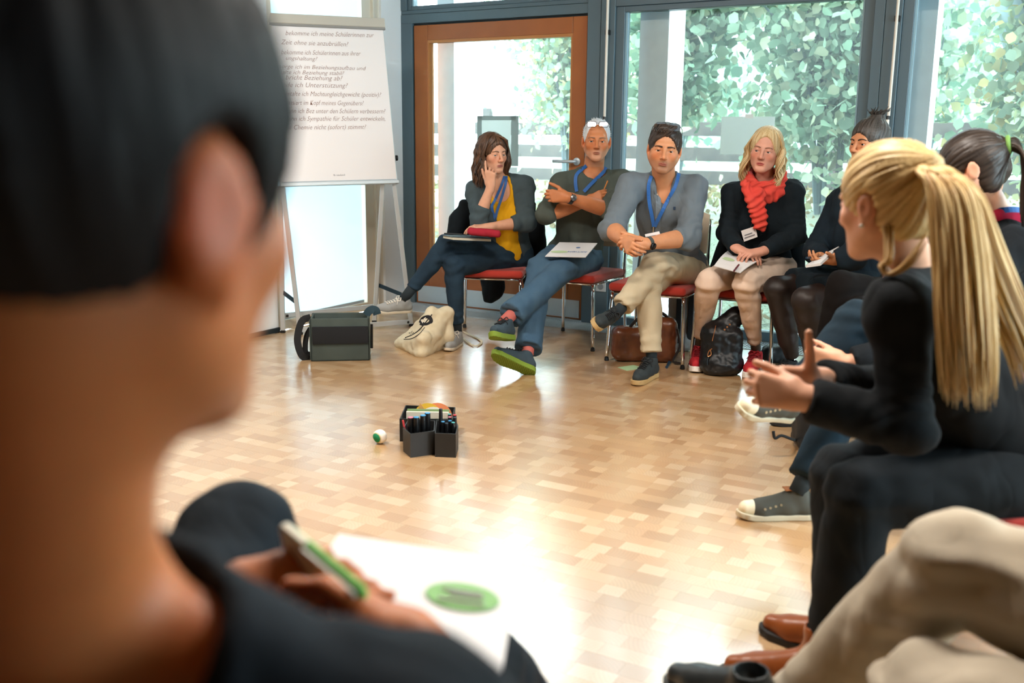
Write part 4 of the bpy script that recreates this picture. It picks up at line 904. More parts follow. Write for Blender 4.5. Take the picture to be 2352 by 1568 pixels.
def head_col(h, skin, lips='b0605a', blush=.35, lipw=.7, stub=None, ear=.35):
    B_ = np.array(lin(SKIN[skin])); LP = np.array(lin(lips))
    def f(V):
        q = h.loc(V); x, y, z = q.T; c = np.tile(B_, (len(V), 1)) * (1 + .05 * vnoise(V * 60, 2)[:, None])
        def mix(m, col): 
            m = np.clip(m, 0, 1)[:, None]; c[:] = c * (1 - m) + np.array(col) * m
        near = (np.abs(x) < .11) & (np.abs(y) < .14) & (np.abs(z) < .15)
        g = np.exp(-(((np.abs(x) - .042) / .022) ** 2 + ((z + .026) / .02) ** 2)) * (y > .02) * near; mix(g * blush, B_ * (1.05, .66, .58))
        mix(np.exp(-((x / .013) ** 2 + ((z + .03) / .014) ** 2)) * (y > .09) * near * .4, B_ * (1.05, .7, .62))
        if stub is not None:
            bd = np.clip((-.040 - z) / .02, 0, 1) * np.clip((y + .01) / .03, 0, 1) * near * (np.clip(1 - ((x / .028) ** 2 + ((z + .05) / .014) ** 2) * 0, 0, 1))
            gt = np.clip(1.25 - np.sqrt((x / .030) ** 2 + ((z + .07) / .034) ** 2), 0, 1) * (y > .05) * near
            mix(bd * stub[0] + gt * stub[1] * np.clip((-.045 - z) / .008, 0, 1), lin(stub[2]))
        m = np.clip((1.1 - np.sqrt((x / .0225) ** 2 + ((z + .0648) / .0088) ** 2)) * 4, 0, 1) * (y > .078) * near; mix(m * lipw, LP)
        mix(np.clip((1 - np.abs(z + .0645) / .0022), 0, 1) * (np.abs(x) < .023) * (y > .075) * near * .6, LP * .35)
        for sx in (-1, 1):
            mix(np.exp(-(((x - sx * .078) / .012) ** 2 + ((z + .006) / .03) ** 2)) * near * (np.abs(y) < .04) * ear, B_ * (1.1, .5, .38))
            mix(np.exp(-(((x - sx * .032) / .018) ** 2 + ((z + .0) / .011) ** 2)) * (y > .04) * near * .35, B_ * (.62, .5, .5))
        return np.clip(c, 0, 1)
    return f
def eyes(h, parent, gaze=(0, 1, 0), iris='4a5a58', brow='3a2a20', browt=.0028, lift=0.0, lash=True, lip='a8645a'):
    ML = mat('lip_' + lip, lip, .45)
    for pts, rr in (([(-.0255, .0862, -.0645), (-.015, .0930, -.0622), (-.006, .0958, -.0600), (0, .0960, -.0612), (.006, .0958, -.0600), (.015, .0930, -.0622), (.0255, .0862, -.0645)], (.0010, .0020, .0026, .0027, .0026, .0020, .0010)), ([(-.0240, .0868, -.0662), (-.014, .0925, -.0685), (0, .0950, -.0695), (.014, .0925, -.0685), (.0240, .0868, -.0662)], (.0010, .0028, .0033, .0028, .0010))):
        sp = spline([h.p(*q) for q in pts], 5); keep(MB().tube(sp, [float(v) * h.s for v in np.interp(np.linspace(0, 1, len(sp)), np.linspace(0, 1, len(rr)), rr)], 8).build('lip', ML, None, 'all'), parent)
    g = nrmz(h.x * gaze[0] + h.y * gaze[1] + h.z * gaze[2])
    for sx in (-1, 1):
        c = h.p(sx * .0320, .0755, .0010); V, Fc = [], []; n, m = 16, 10; r = .0118 * h.s; a1 = nrmz(np.cross(g, h.z)); a2 = np.cross(a1, g); cl = []
        for j in range(m + 1):
            th = math.pi * (j / m) ** 1.5
            for i in range(n):
                ph = 2 * math.pi * i / n; V.append(c + r * (g * math.cos(th) + (a1 * math.cos(ph) + a2 * math.sin(ph)) * math.sin(th)))
                d = math.sin(th) * r / h.s if th < 1.5 else 1; cl.append(lin('07090a') if d < .0026 else lin(iris) if d < .0062 else lin('e3dcd6'))
        for j in range(m):
            for i in range(n): Fc.append((j * n + i, j * n + (i + 1) % n, (j + 1) * n + (i + 1) % n, (j + 1) * n + i))
        keep(link('eye', mesh_from('eye', V, Fc, True, np.array(cl)), M_EYE), parent)
        bp = [h.p(sx * .013, .0945, .0215 + lift * .3), h.p(sx * .025, .0945, .0262 + lift), h.p(sx * .039, .0890, .0262 + lift), h.p(sx * .052, .0760, .0195 + lift * .4)]
        keep(MB().tube(spline(bp, 4), [browt * (1 - .035 * k_) * h.s for k_ in range(12)] + [browt * .4 * h.s], 6).build('eyebrow', mat('brow_' + brow, brow, .8), None, 'all'), parent)
        if lash: keep(MB().tube(spline([h.p(sx * .0185, .0862, .0058), h.p(sx * .031, .0885, .0085), h.p(sx * .0455, .079, .0055)], 4), .0012 * h.s, 5).build('eyelashes', mat('lash', '1a1412', .8), None, 'all'), parent)

def add_hand(S, wr, f, n, side, curl=(.5, .6, .4), sc=1.0, thumb=(.75, .55, .25), spread=.10, curls=None, tcurl=.3):
    """wr wrist, f fingers' direction, n palm normal, side 'L'/'R'; curls bend towards n"""
    f = nrmz(f); n = np.asarray(n, float); n = nrmz(n - f * (n @ f)); t = np.cross(f, n) * (1 if side == 'R' else -1); wr = np.asarray(wr, float); s = sc
    S.add(cap(wr - f * .02, wr + f * .02 * s, .0225 * s, .024 * s, (n, .72)), .02)
    out = []
    for i, (off, L, r, kb) in enumerate(((.028, .074, .0086, .088), (.0095, .082, .0088, .092), (-.0095, .076, .0084, .087), (-.027, .060, .0074, .078))):
        kn = wr + (f * kb + t * off) * s - n * .004 * s; S.add(cap(wr + (f * .018 + t * off * .62) * s, kn, .0135 * s, .0105 * s), .014)
        cu = curls[i] if curls else curl; d = nrmz(f + t * spread * off / .028); p = kn; a = 0
        for q, (fr, c_) in enumerate(zip((.44, .31, .25), cu)):
            a += c_; dd = nrmz(d * math.cos(a) + n * math.sin(a)); e = p + dd * L * fr * s; S.add(cap(p, e, r * s * (1 - .08 * q), r * s * (.93 - .09 * q)), .004); p = e
        out.append(p)
    tb = wr + (f * .022 + t * .024 + n * .006) * s; d = nrmz(t * thumb[0] + f * thumb[1] + n * thumb[2]); e = tb + d * .042 * s
    S.add(cap(wr + (f * .02 + t * .012) * s, tb, .014 * s, .0145 * s), .012); S.add(cap(tb, e, .0135 * s, .0105 * s), .012); d2 = nrmz(d * (1 - tcurl) + f * tcurl); e2 = e + d2 * .031 * s; S.add(cap(e, e2, .0102 * s, .0095 * s), .004)
    e3 = e2 + nrmz(d2 + f * tcurl * .5) * .024 * s; S.add(cap(e2, e3, .0095 * s, .0078 * s), .004)
    return out, e3
def lerp(a, b, t): return np.asarray(a) * (1 - t) + np.asarray(b) * t

class Person:
    """joints are world points; body = one skin mesh, clothing, hair and small worn things are its parts"""
    def __init__(s, label, J, build=1.0, cat='person', hs=1.0, fem=False):
        s.J = {k: np.asarray(v, float) for k, v in J.items()}; j = s.J; s.b = build; s.hs = hs; s.fem = fem
        sh = (j['shL'] + j['shR']) / 2; s.rx = nrmz(j['shR'] - j['shL']); u = sh - j['pel']; s.up = nrmz(u - s.rx * (u @ s.rx)); s.fw = np.cross(s.up, s.rx); s.sh = sh; s.M = np.array([s.rx, s.fw, s.up])
        s.hw = np.linalg.norm(j['shR'] - j['shL']) / 2; s.L = np.linalg.norm(u)
        base = lerp(j['pel'], j['pel'], 0) * (1, 1, 0); s.o = empty('person', base); tag(s.o, label, cat); s.cl = {}
        # pelvis frame may be turned against the chest
        ph = j.get('hipR'); 
        if ph is not None: r2 = nrmz((j['hipR'] - j['hipL']) * (1, 1, 0.3)); 
        else: r2 = s.rx
        u2 = nrmz(s.up - r2 * (s.up @ r2)); s.Mp = np.array([r2, np.cross(u2, r2), u2])
    def torso(s, S, o=0.0, k=.05, pelvis=True):
        j = s.J; b = s.b
        S.add(ell(lerp(j['pel'], s.sh, .72) + s.fw * .0, (s.hw * .92 + o, .112 * b + o, .20 + o), s.M), k)
        if pelvis: S.add(ell(lerp(j['pel'], s.sh, .38) + s.fw * .012 * b, (.140 * b + o, .112 * b + o, .19 + o), lerp(s.M, s.Mp, .5)), k)
        if pelvis: S.add(ell(j['pel'] + s.up * .02, (.165 * b + o, .125 * b + o, .13 + o), s.Mp), k)
        for q in ('shL', 'shR'):
            rs_ = .052 if s.fem else .060; S.add(ell(j[q] - s.up * .008, (rs_ + o, rs_ + o, rs_ + o), s.M), k); S.add(cap(j['nk'] - s.up * .012, j[q] + s.up * .012, .046 + o, .044 + o), k)
        if s.fem:
            for sg in (-1, 1): S.add(ell(lerp(j['pel'], s.sh, .62) + s.fw * .088 + s.rx * sg * .07, (.066 + o, .055 + o, .066 + o), s.M), .045)
    def bbox(s, keys, pad):
        P = np.array([s.J[k] for k in keys if k in s.J]); return P.min(0) - pad, P.max(0) + pad
    def skin(s, head, hands, h=.0045, colf=None, mat_=None, arm=1.0, core=-.012, neckr=.056, full=0.0, more=None):
        j = s.J; P = [j[k] for k in j if k[:3] in ('pel', 'shL', 'shR', 'elL', 'elR', 'wrL', 'wrR')]; P.append(head.c); P = np.array(P); lo = P.min(0) - .2; hi = P.max(0) + .2
        S = SDF(lo, hi, h); s.torso(S, core, .04, False); a = arm
        for q in 'LR':
            if 'el' + q in j:
                S.add(cap(j['sh' + q], j['el' + q], .046 * a, .038 * a), .02); w_ = j['wr' + q]; S.add(cap(j['el' + q], w_, 0, 0, prof=[.040 * a, .044 * a, .040 * a, .032 * a, .0265 * a]), .015)
        add_head(S, head, j['nk'], s.fem, full, neckr)
        for hd in hands: add_hand(S, **hd)
        if more: more(S)
        s.h = head; s.body = smesh('body', S, mat_ or M_SKIN, s.o, colf=colf); return s.body
    def top(s, name, m, o=.006, sleeves=(1, .95), h=.0085, carve=None, loose=.012, rip=.004, collar=False, noarms=False, prims=None, seed=1, hem=None):
        """sleeves: (upper to, forearm to) fractions"""
        j = s.J; P = np.array([j[k] for k in j if k[:3] in ('pel', 'shL', 'shR', 'elL', 'elR', 'wrL', 'wrR')]); lo = P.min(0) - .24; hi = P.max(0) + .2; S = SDF(lo, hi, h); s.torso(S, o)
        if not noarms:
            for q in 'LR':
                if 'el' + q not in j: continue
                a, b = j['sh' + q], j['el' + q]; w_ = j['wr' + q]; fu, ff = sleeves; g_ = .86 if s.fem else 1.0; fq = ff if not isinstance(ff, dict) else ff[q]
                e = lerp(a, b, fu); S.add(cap(a, e, 0, 0, cut=fu < 1, prof=[g_ * q_ for q_ in (.060 + loose * .6, .055 + loose, .050 + loose, .050 + loose * 1.1)]), .035)
                if fu >= 1 and fq > 0:
                    e2 = lerp(b, w_, fq); r1 = (.050 + loose) * g_; r2 = .034 + (.044 - .034) * (1 - fq) + loose * .8; S.add(cap(b, e2, 0, 0, cut=True, prof=[r1, r1 * .98, (r1 + r2) / 2, r2]), .022)
        if prims:
            for pr in prims: S.add(pr[0], pr[1])
        if carve:
            for pr in carve: S.sub(pr[0], pr[1])
        J_ = [j[k] for k in ('elL', 'elR', 'shL', 'shR') if k in j] + [lerp(j['pel'], s.sh, .2)]
        def disp(V, N):
            d = .003 * vnoise(V * 12, seed) + .009 * (np.abs(vnoise(V * (13, 13, 8), seed + 1)) - .3) + .004 * (np.abs(vnoise(V * (26, 26, 17) + 3, seed + 4)) - .3)
            for c in J_:
                r = V - c; dd = np.linalg.norm(r, axis=1); env = np.exp(-(dd / .085) ** 2); d += rip * env * np.sin(dd * 150 + 5 * vnoise(V * 9, seed + 3) + r[:, 2] * 60)
            return d
        ob = smesh(name, S, m, s.o, disp=disp); s.cl[name] = ob; return ob
    def trousers(s, name, m, hem=(.92, .92), r=(.088, .068, .058, .052), h=.009, rip=.005, carve=None, seed=3, pel=True, skirt=None, flare=0.0):
        j = s.J; P = np.array([j[k] for k in j if k[:2] in ('pe', 'hi', 'kn', 'an')]); lo = P.min(0) - .19; hi = P.max(0) + .19; S = SDF(lo, hi, h)
        if pel: S.add(ell(j['pel'] + s.up * .0, (.170 * s.b, .132 * s.b, .13), s.Mp), .04)
        for i, q in enumerate('LR'):
            if 'hip' + q not in j: continue
            a, b, c = j['hip' + q], j['kn' + q], j['an' + q]; S.add(cap(a, b, 0, 0, prof=[r[0] * 1.04, r[0], (r[0] + r[1]) / 2, r[1]]), .022)
            e = lerp(b, c, hem[i]); S.add(cap(b, e, 0, 0, cut=True, prof=[r[1], r[1] * .97, (r[1] + r[2]) / 2, r[2], r[3] + flare]), .014)
        if carve:
            for pr in carve: S.sub(pr[0], pr[1])
        E_ = [lerp(j['kn' + q], j['an' + q], hem[i]) for i, q in enumerate('LR') if 'an' + q in j]
        K_ = [j['kn' + q] for q in 'LR' if 'kn' + q in j]; A_ = [lerp(j['kn' + q], j['an' + q], .88) for q in 'LR' if 'an' + q in j]; H_ = [j['hip' + q] for q in 'LR' if 'hip' + q in j]
        def disp(V, N):
            d = .002 * vnoise(V * 11, seed) + .007 * (np.abs(vnoise(V * (13, 13, 10), seed + 1)) - .3) + .0025 * vnoise(V * 26, seed + 4)
            for hc in E_: d *= 1 - .7 * np.exp(-(np.linalg.norm(V - hc, axis=1) / .05) ** 2)
            for c, w_, fq in [(c, .11, 110) for c in K_] + [(c, .06, 120) for c in A_] + [(c, .10, 120) for c in H_]:
                rr = V - c; dd = np.linalg.norm(rr, axis=1); d += rip * np.exp(-(dd / w_) ** 2) * np.sin(rr[:, 2] * fq + dd * 40 + 4 * vnoise(V * 8, seed + 2))
            return d
        ob = smesh(name, S, m, s.o, disp=disp); s.cl[name] = ob; return ob
    def sock(s, q, m, r=.036, t0=.78):
        j = s.J; d = nrmz(j['an' + q] - j['kn' + q]); keep(MB().tube([lerp(j['kn' + q], j['an' + q], t0), j['an' + q] + d * .035], [r, r * .86], 14).build('sock', m, None, 'all'), s.o)
    def hit(s, x, y, names, off=.004):
        best = None; d = Vector(ray(x, y)).normalized()
        for n in names:
            ob = s.cl.get(n) or s.body
            if not hasattr(s, 'bv'): s.bv = {}
            if ob.name not in s.bv: me = ob.data; s.bv[ob.name] = BVHTree.FromPolygons([v.co for v in me.vertices], [p.vertices for p in me.polygons])
            mi = ob.matrix_parent_inverse @ Matrix.Identity(4); pm = parent_matrix(s.o) @ ob.matrix_parent_inverse @ ob.matrix_basis; inv = pm.inverted()
            h = s.bv[ob.name].ray_cast(inv @ Vector(CAM), (inv.to_3x3() @ d).normalized())
            if h[0] is not None and (best is None or h[3] < best[3]): best = (pm @ h[0], (pm.to_3x3() @ h[1]), ob, h[3])
        if best is None: return None
        n = best[1]; n = n if n.dot(d) < 0 else -n; return np.array(best[0] + n * off), np.array(n)
    def strap_px(s, px, names, wdt, m, nm, off=.004, n=6, th=.0015):
        P_, N_ = [], []
        for q in spline([(a, b, 0) for a, b in px], n):
            hh = s.hit(q[0], q[1], names, off)
            if hh is None: continue
            P_.append(hh[0]); N_.append(hh[1])
        if len(P_) < 2: return None
        for _ in range(2): P_ = [P_[0]] + [(P_[i - 1] + P_[i] * 2 + P_[i + 1]) / 4 for i in range(1, len(P_) - 1)] + [P_[-1]]
        P_ = [p + nrmz(CAM - p) * .003 for p in P_]
        N_ = [nrmz(n_ * .5 + nrmz(CAM - p)) for n_, p in zip(N_, P_)]
        V, Fc = ribbon(P_, N_, wdt, th); return keep(pmesh(nm, V, Fc, m), s.o)
    def part(s, o): return keep(o, s.o)

# --- shoes: built once per kind, copied with a matrix
def solefn(path, z0, z1, up=0.0):
    P = np.array([p[:2] for p in path]); R = np.array([p[2] for p in path]); lo = np.array([P[:, 0].min() - .05, P[:, 1].min() - .05, z0]); hi = np.array([P[:, 0].max() + .05, P[:, 1].max() + .05, z1 + up])
    def fn(x, y, z):
        d = None
        for i in range(len(P) - 1):
            ab = P[i + 1] - P[i]; L2 = ab @ ab; t = np.clip(((x - P[i][0]) * ab[0] + (y - P[i][1]) * ab[1]) / L2, 0, 1); v = np.sqrt((x - P[i][0] - t * ab[0]) ** 2 + (y - P[i][1] - t * ab[1]) ** 2) - (R[i] + t * (R[i + 1] - R[i])); d = v if d is None else np.minimum(d, v)
        rise = up * np.clip((y - .19) / .08, 0, 1) ** 2; zz = np.abs(z - rise - (z0 + z1) / 2) - (z1 - z0) / 2
        return np.maximum(d, zz).astype(f32)
    return lo, hi, fn
SHOES = {}
def shoe_parts(kind):
    if kind in SHOES: return SHOES[kind]
    parts = []; c = dict(
        canvas_grey=dict(up='9b9d9c', sole='d8cdb8', st=.018, lace='e6e0d4', toe=None), dark=dict(up='2b3336', sole='b89a68', st=.024, lace='12161a', toe=None), red=dict(up='b3202a', sole='efe9e2', st=.030, lace='8c1420', toe=None),
        trail=dict(up='34444e', sole='76902c', st=.030, lace='14181c', toe=None), cap=dict(up='4a4c46', sole='c9bfa6', st=.020, lace=None, toe='e6dcc0'), brown=dict(up='8a4a22', sole='1c1815', st=.020, lace=None, toe=None), black=dict(up='14171a', sole='1a1c1e', st=.022, lace='0c0e10', toe=None), boot=dict(up='262c2e', sole='3c3c36', st=.018, lace=None, toe=None), tan=dict(up='8c6a4c', sole='2a221c', st=.018, lace=None, toe=None))[kind]
    path = [(0, .035, .034), (.0, .10, .032), (.004, .18, .040), (.002, .225, .036), (0, .245, .026)]; st = c['st']; tr = .012 if kind in ('trail', 'red', 'cap', 'canvas_grey') else .006
    S = SDF((-.06, -.015, -.01), (.06, .3, .09), .003); S.add(solefn(path, 0, st, tr), 0); V, Q = S.mesh(); 
    if kind == 'trail':
        N = vnormals(V, Q); V = V - N * (np.where(N[:, 2:3] < -.6, .003 * (np.sin(V[:, :1] * 420) * np.sin(V[:, 1:2] * 420) > .1), 0))
    parts.append(('sole', mesh_from('sole', V, Q, True), mat('sole_' + kind, c['sole'], .7)))
    S = SDF((-.06, -.02, 0), (.06, .3, .16), .003); z = st
    S.add(cap((0, .036, z + .018), (0, .10, z + .022), .032, .031), .015); S.add(cap((0, .10, z + .022), (.003, .185, z + .012), .033, .034), .02); S.add(cap((.003, .185, z + .012), (.001, .238, z + .008 + tr * .8), .034, .023), .02)
    S.add(cap((0, .045, z + .03), (0, .06, z + .065), .032, .034), .02); S.add(cap((0, .07, z + .055), (.001, .15, z + .03), .03, .026), .02)
    if kind in ('brown',): S.add(cap((0, .055, z + .05), (0, .058, z + .12), .036, .038), .02)
    S.sub((np.array([-1, -1, -1.]), np.array([1, 1, z]), lambda x, y, zz: (zz - z * .8 + 0 * x + 0 * y).astype(f32)), 0); S.sub(cap((0, .06, z + .075), (0, .062, z + .2), .027, .032), .003)
    V, Q = S.mesh(); parts.append(('upper', mesh_from('upper', V, Q, True), mat('upper_' + kind, c['up'], .32 if kind in ('brown', 'boot', 'tan') else .8, 0, .4, bump=(400, .2, .001), vary=(25, c['up'], .3))))
    bv = BVHTree.FromPolygons([Vector(v) for v in V], [tuple(int(i) for i in q) for q in Q])
    def topz(x, y):
        h = bv.ray_cast(Vector((x, y, .3)), Vector((0, 0, -1))); return h[0].z if h[0] else .05
    if c['lace']:
        m = MB(); ys = [.115, .132, .149, .166, .182]
        for i, y in enumerate(ys): 
            for sg in (-1, 1): m.tube([(x * sg, y + .011 * (x + .018) / .036, topz(x, y) + .003) for x in (-.018, -.009, 0, .009, .018)], .0028, 5)
        for sg in (-1, 1): m.tube(spline([(0, .108, topz(0, .108) + .004), (.018 * sg, .10, topz(.01, .1) + .014), (.03 * sg, .112, topz(.02, .11) + .008), (.012 * sg, .115, topz(.01, .115) + .004)], 4), .0026, 5); m.tube(spline([(0, .108, topz(0, .108) + .004), (.022 * sg, .122, topz(.02, .12) + .006), (.034 * sg, .130, topz(.025, .13) - .004)], 4), .0022, 5)
        me = m.mesh('laces', 'all'); parts.append(('laces', me, mat('lace_' + kind, c['lace'], .8)))
    if c['toe']:
        S = SDF((-.06, .15, 0), (.06, .3, .12), .003); S.add(cap((.003, .185, z + .012), (.001, .238, z + .008 + tr * .8), .0355, .025), .02); S.sub((np.array([-1, -1, -1.]), np.array([1, 1, 1.]), lambda x, y, zz: (y - .205 - 3.0 * x * x + 0 * zz).astype(f32)), 0); S.sub((np.array([-1, -1, -1.]), np.array([1, 1, z]), lambda x, y, zz: (zz - z * .8 + 0 * x + 0 * y).astype(f32)), 0)
        V, Q = S.mesh(); parts.append(('toe_cap', mesh_from('toe_cap', V, Q, True), mat('toe_cap_cream', c['toe'], .5)))
        m = MB()
        for sg in (-1, 1):
            for y, zz in ((.13, .05), (.148, .045), (.166, .04), (.184, .036)):
                h = bv.ray_cast(Vector((.2 * sg, y, zz + st * .4)), Vector((-sg, 0, 0)))
                if h[0]: m.lathe([(.0018, 0), (.0045, 0), (.0045, .0015), (.0018, .0015)], 8, Matrix.Translation(h[0]) @ h[1].to_track_quat('Z', 'Y').to_matrix().to_4x4())
        parts.append(('eyelets', m.mesh('eyelets'), mat('eyelet_brass', 'b9a98a', .4, .6))); parts.append(('tongue_label', MB().box((-.016, .085, topz(0, .09) - .002), (.016, .112, topz(0, .1) + .004), None, .002).mesh('tongue_label'), mat('leather_label', 'a86a3c', .6)))
    if kind == 'canvas_grey': pass
    for nm, me, mm in parts:
        if not me.materials: me.materials.append(mm)
    SHOES[kind] = parts; return parts
def shoe(P, kind, heel, toe, up=(0, 0, 1), sc=1.0):
    heel = np.asarray(heel, float); y = nrmz(np.asarray(toe, float) - heel); u = np.asarray(up, float); z = nrmz(u - y * (u @ y)); x = np.cross(y, z)
    M = Matrix(((x[0] * sc, y[0] * sc, z[0] * sc, heel[0]), (x[1] * sc, y[1] * sc, z[1] * sc, heel[1]), (x[2] * sc, y[2] * sc, z[2] * sc, heel[2]), (0, 0, 0, 1)))
    root = None
    for nm, me, mm in shoe_parts(kind):
        o = bpy.data.objects.new('shoe' if nm == 'upper' else nm, me); COL.objects.link(o); o.matrix_world = M
        if nm == 'upper': root = o
        o['_t'] = nm
    todo = [o for o in COL.objects if '_t' in o.keys()]
    for o in todo:
        if o is root: keep2(o, P.o)
    bpy.context.view_layer.update()
    for o in todo:
        del o['_t']
        if o is not root: o.parent = root; o.matrix_parent_inverse = Matrix.Identity(4); o.matrix_basis = Matrix.Identity(4)
    return root
def feet(P, **k):
    """fix the shoes first, the ankles follow from them"""
    P.ft = k
    for q, (kind, heel, toe, up, sc) in k.items():
        heel = np.asarray(heel, float); y = nrmz(np.asarray(toe, float) - heel); u = np.asarray(up, float); z = nrmz(u - y * (u @ y)); P.J['an' + q] = heel + (y * .056 + z * .115) * sc
def put_shoes(P):
    for q, a in P.ft.items(): shoe(P, *a)
# --- hair
def hair_mesh(P, name, S, base, dark, h=None, pole=None, amp=.0025, freq=22, tubes=None, seed=5, disp=None, m=None):
    """shell with strand streaks running to pole + separate locks, one mesh"""
    hd = P.h; VV, QQ, CC = [], [], []; n0 = 0; b = np.array(lin(base)); dk = np.array(lin(dark))
    if S is not None:
        V, Q = S.mesh(); q = hd.loc(V); pol = np.asarray(pole if pole is not None else (0, -.03, .13), float)
        axis = nrmz(pol - np.array((0, -.01, .02))); a1 = nrmz(np.cross(axis, (1, .01, .02))); a2 = np.cross(axis, a1); r = q - np.array((0, -.01, .02)); an = np.arctan2(r @ a2, r @ a1); rad = np.linalg.norm(r, axis=1)
        st = vnoise(np.stack([np.cos(an) * freq, np.sin(an) * freq, (r @ axis) * 14], 1), seed); st2 = vnoise(np.stack([np.cos(an) * freq * 2.6, np.sin(an) * freq * 2.6, (r @ axis) * 20], 1), seed + 1)
        N = vnormals(V, Q); V = V + N * (amp * st + amp * .5 * st2)[:, None]
        w_ = np.clip(.5 + .42 * st + .3 * st2, 0, 1)[:, None]; CC.append(dk * (1 - w_) + b * w_); VV.append(V); QQ.append(Q); n0 = len(V)
    r = np.random.default_rng(seed)
    for pts, rad in (tubes or []):
        v, f = tube_np([Vector(p) for p in pts], rad, 5, False); v = np.array([list(a) for a in v]); w_ = r.uniform(0, 1); CC.append(np.tile(dk * (1 - w_) + b * w_ * r.uniform(.9, 1.12), (len(v), 1))); VV.append(v); QQ.append(np.array(f) + n0); n0 += len(v)
    ob = link(name, mesh_from(name, np.concatenate(VV), np.concatenate(QQ), True, np.clip(np.concatenate(CC), 0, 1)), m or M_HAIR); return keep(ob, P.o)
def scalp(h, th=.012, face=((0, .115, -.035), (.070, .085, .110)), low=-.06, extra=(), hres=.0045, pad=.1, neckcut=None):
    lo = h.c - .16 * h.s - pad * .3; hi = h.c + .16 * h.s + pad * .3; S = SDF(lo, hi, hres); S.add(h.e((0, -.016, .036), (.075 + th, .096 + th, .087 + th)), 0)
    for e_ in extra: S.add(e_[0], e_[1])
    S.sub(h.e(*face), .012)
    if low is not None:
        zz = h.z; c0 = h.p(0, 0, low); S.sub((lo, hi, lambda x, y, z: ((x - c0[0]) * zz[0] + (y - c0[1]) * zz[1] + (z - c0[2]) * zz[2] + 0).astype(f32)), .01)
    return S
def locks(h, n, seed, front=.055, back=-.10, length=.2, out=.10, wave=.012, r=.007, top=.122, part=.0, side=(-1, 1), tipin=0.0, segs=4):
    g = np.random.default_rng(seed); T = []
    for i in range(n):
        sx = side[i % len(side)]; t = g.uniform(0, 1); y0 = front * .55 + (back - front * .55) * t * .55; y1 = front + (back - front) * t; ph = 9 * t + 2.1 * sx + g.normal() * .35; L = length * g.uniform(.78, 1.08); o_ = out * g.uniform(.84, 1.06); cut = max(0, 1 - max(0, (-y1 - .05) / .06) ** 2); xs = .25 + .75 * math.sqrt(max(0, 1 - (y1 / (abs(back) + .02)) ** 2)) if y1 < 0 else 1
        P_ = [(part + sx * .012, y0, top - abs(y0) * .12), (sx * .055 * xs + part * .5, y1 * .85, top - .025), (sx * .086 * xs, y1, .045)]
        for k_, zz in enumerate(np.linspace(0, 1, segs)):
            z = -.0 - L * zz; P_.append((sx * (o_ * xs * (.93 + .1 * math.sin(zz * 3)) - tipin * zz) + wave * math.sin(ph + zz * 8), y1 + wave * math.cos(ph + zz * 7) - .01 * zz, z))
        pts = spline([h.p(*(np.array(q) + g.normal(size=3) * .0018)) for q in P_], 3); m = len(pts); T.append((pts, [r * h.s * (.7 + .3 * math.sin(math.pi * min(1, (k_ + 1) / m * 1.0))) * (1 if k_ < m - 4 else (m - k_) / 4.5) for k_ in range(m)]))
    return T
def glasses_on(P, h, up, y, m, lens=None, w_=.027, hh=.017, tilt=.35):
    """spectacles pushed up onto the hair"""
    e = []
    fwd = np.array((0, math.cos(tilt), math.sin(tilt))); upv = np.array((0, -math.sin(tilt), math.cos(tilt)))
    q = lambda x, a, b: h.p(*(np.array((x, y, up)) + fwd * a + upv * b)); mb = MB()
    for sx in (-1, 1):
        pts = [q(sx * .034 + w_ * math.copysign(abs(math.cos(t)) ** .6, math.cos(t)), -.006 * (math.cos(t) * sx > 0), hh * math.copysign(abs(math.sin(t)) ** .6, math.sin(t))) for t in np.linspace(0, 2 * math.pi, 21)]; mb.tube(pts, .0016, 5)
        mb.tube([q(sx * .060, -.004, hh * .5), q(sx * .074, -.03, .004), q(sx * .082, -.10, -.012)], .0016, 5)
    mb.tube([q(-.008, 0, .004), q(0, .003, .007), q(.008, 0, .004)], .0014, 5); o = P.part(mb.build('glasses', m, None, 'all'))
    l = MB()
    for sx in (-1, 1): pts = [q(sx * .034 + w_ * .96 * math.copysign(abs(math.cos(t)) ** .6, math.cos(t)), -.003, hh * .96 * math.copysign(abs(math.sin(t)) ** .6, math.sin(t))) for t in np.linspace(0, 2 * math.pi, 17)[:-1]]; l.poly(pts, [tuple(range(16))])
    lo = l.build('lenses', lens or glassmat('spectacle_lens', (.9, .94, .98)), None); P.part(lo); return o
M_LAN = mat('blue_lanyard', '1f5fa8', .6, sheen=.2)
import os
def lens(nm, P):
    if not os.environ.get('DBG'): return
    j = P.J; g = lambda a, b: round(float(np.linalg.norm(j[a] - j[b])), 2) if a in j and b in j else None
    print('LEN', nm, 'spine', round(float(P.L), 2), 'shw', round(2 * P.hw, 2), {q: (g('sh' + q, 'el' + q), g('el' + q, 'wr' + q), g('hip' + q, 'kn' + q), g('kn' + q, 'an' + q)) for q in 'LR'}, 'pelz', round(float(j['pel'][2]), 2), 'headz', round(float(P.h.c[2]), 2))
def ringf(P, c, r, n=18, tilt=0, fw=None, up=None, rx=None):
    return [c + rx * r[0] * math.cos(t) + fw * r[1] * math.sin(t) + up * tilt * math.sin(t) for t in np.linspace(0, 2 * math.pi, n)]
def lanyard(P, left, right, names, badge=None, wdt=.016):
    P.strap_px(left, names, wdt, M_LAN, 'lanyard'); P.strap_px(right, names, wdt, M_LAN, 'lanyard')
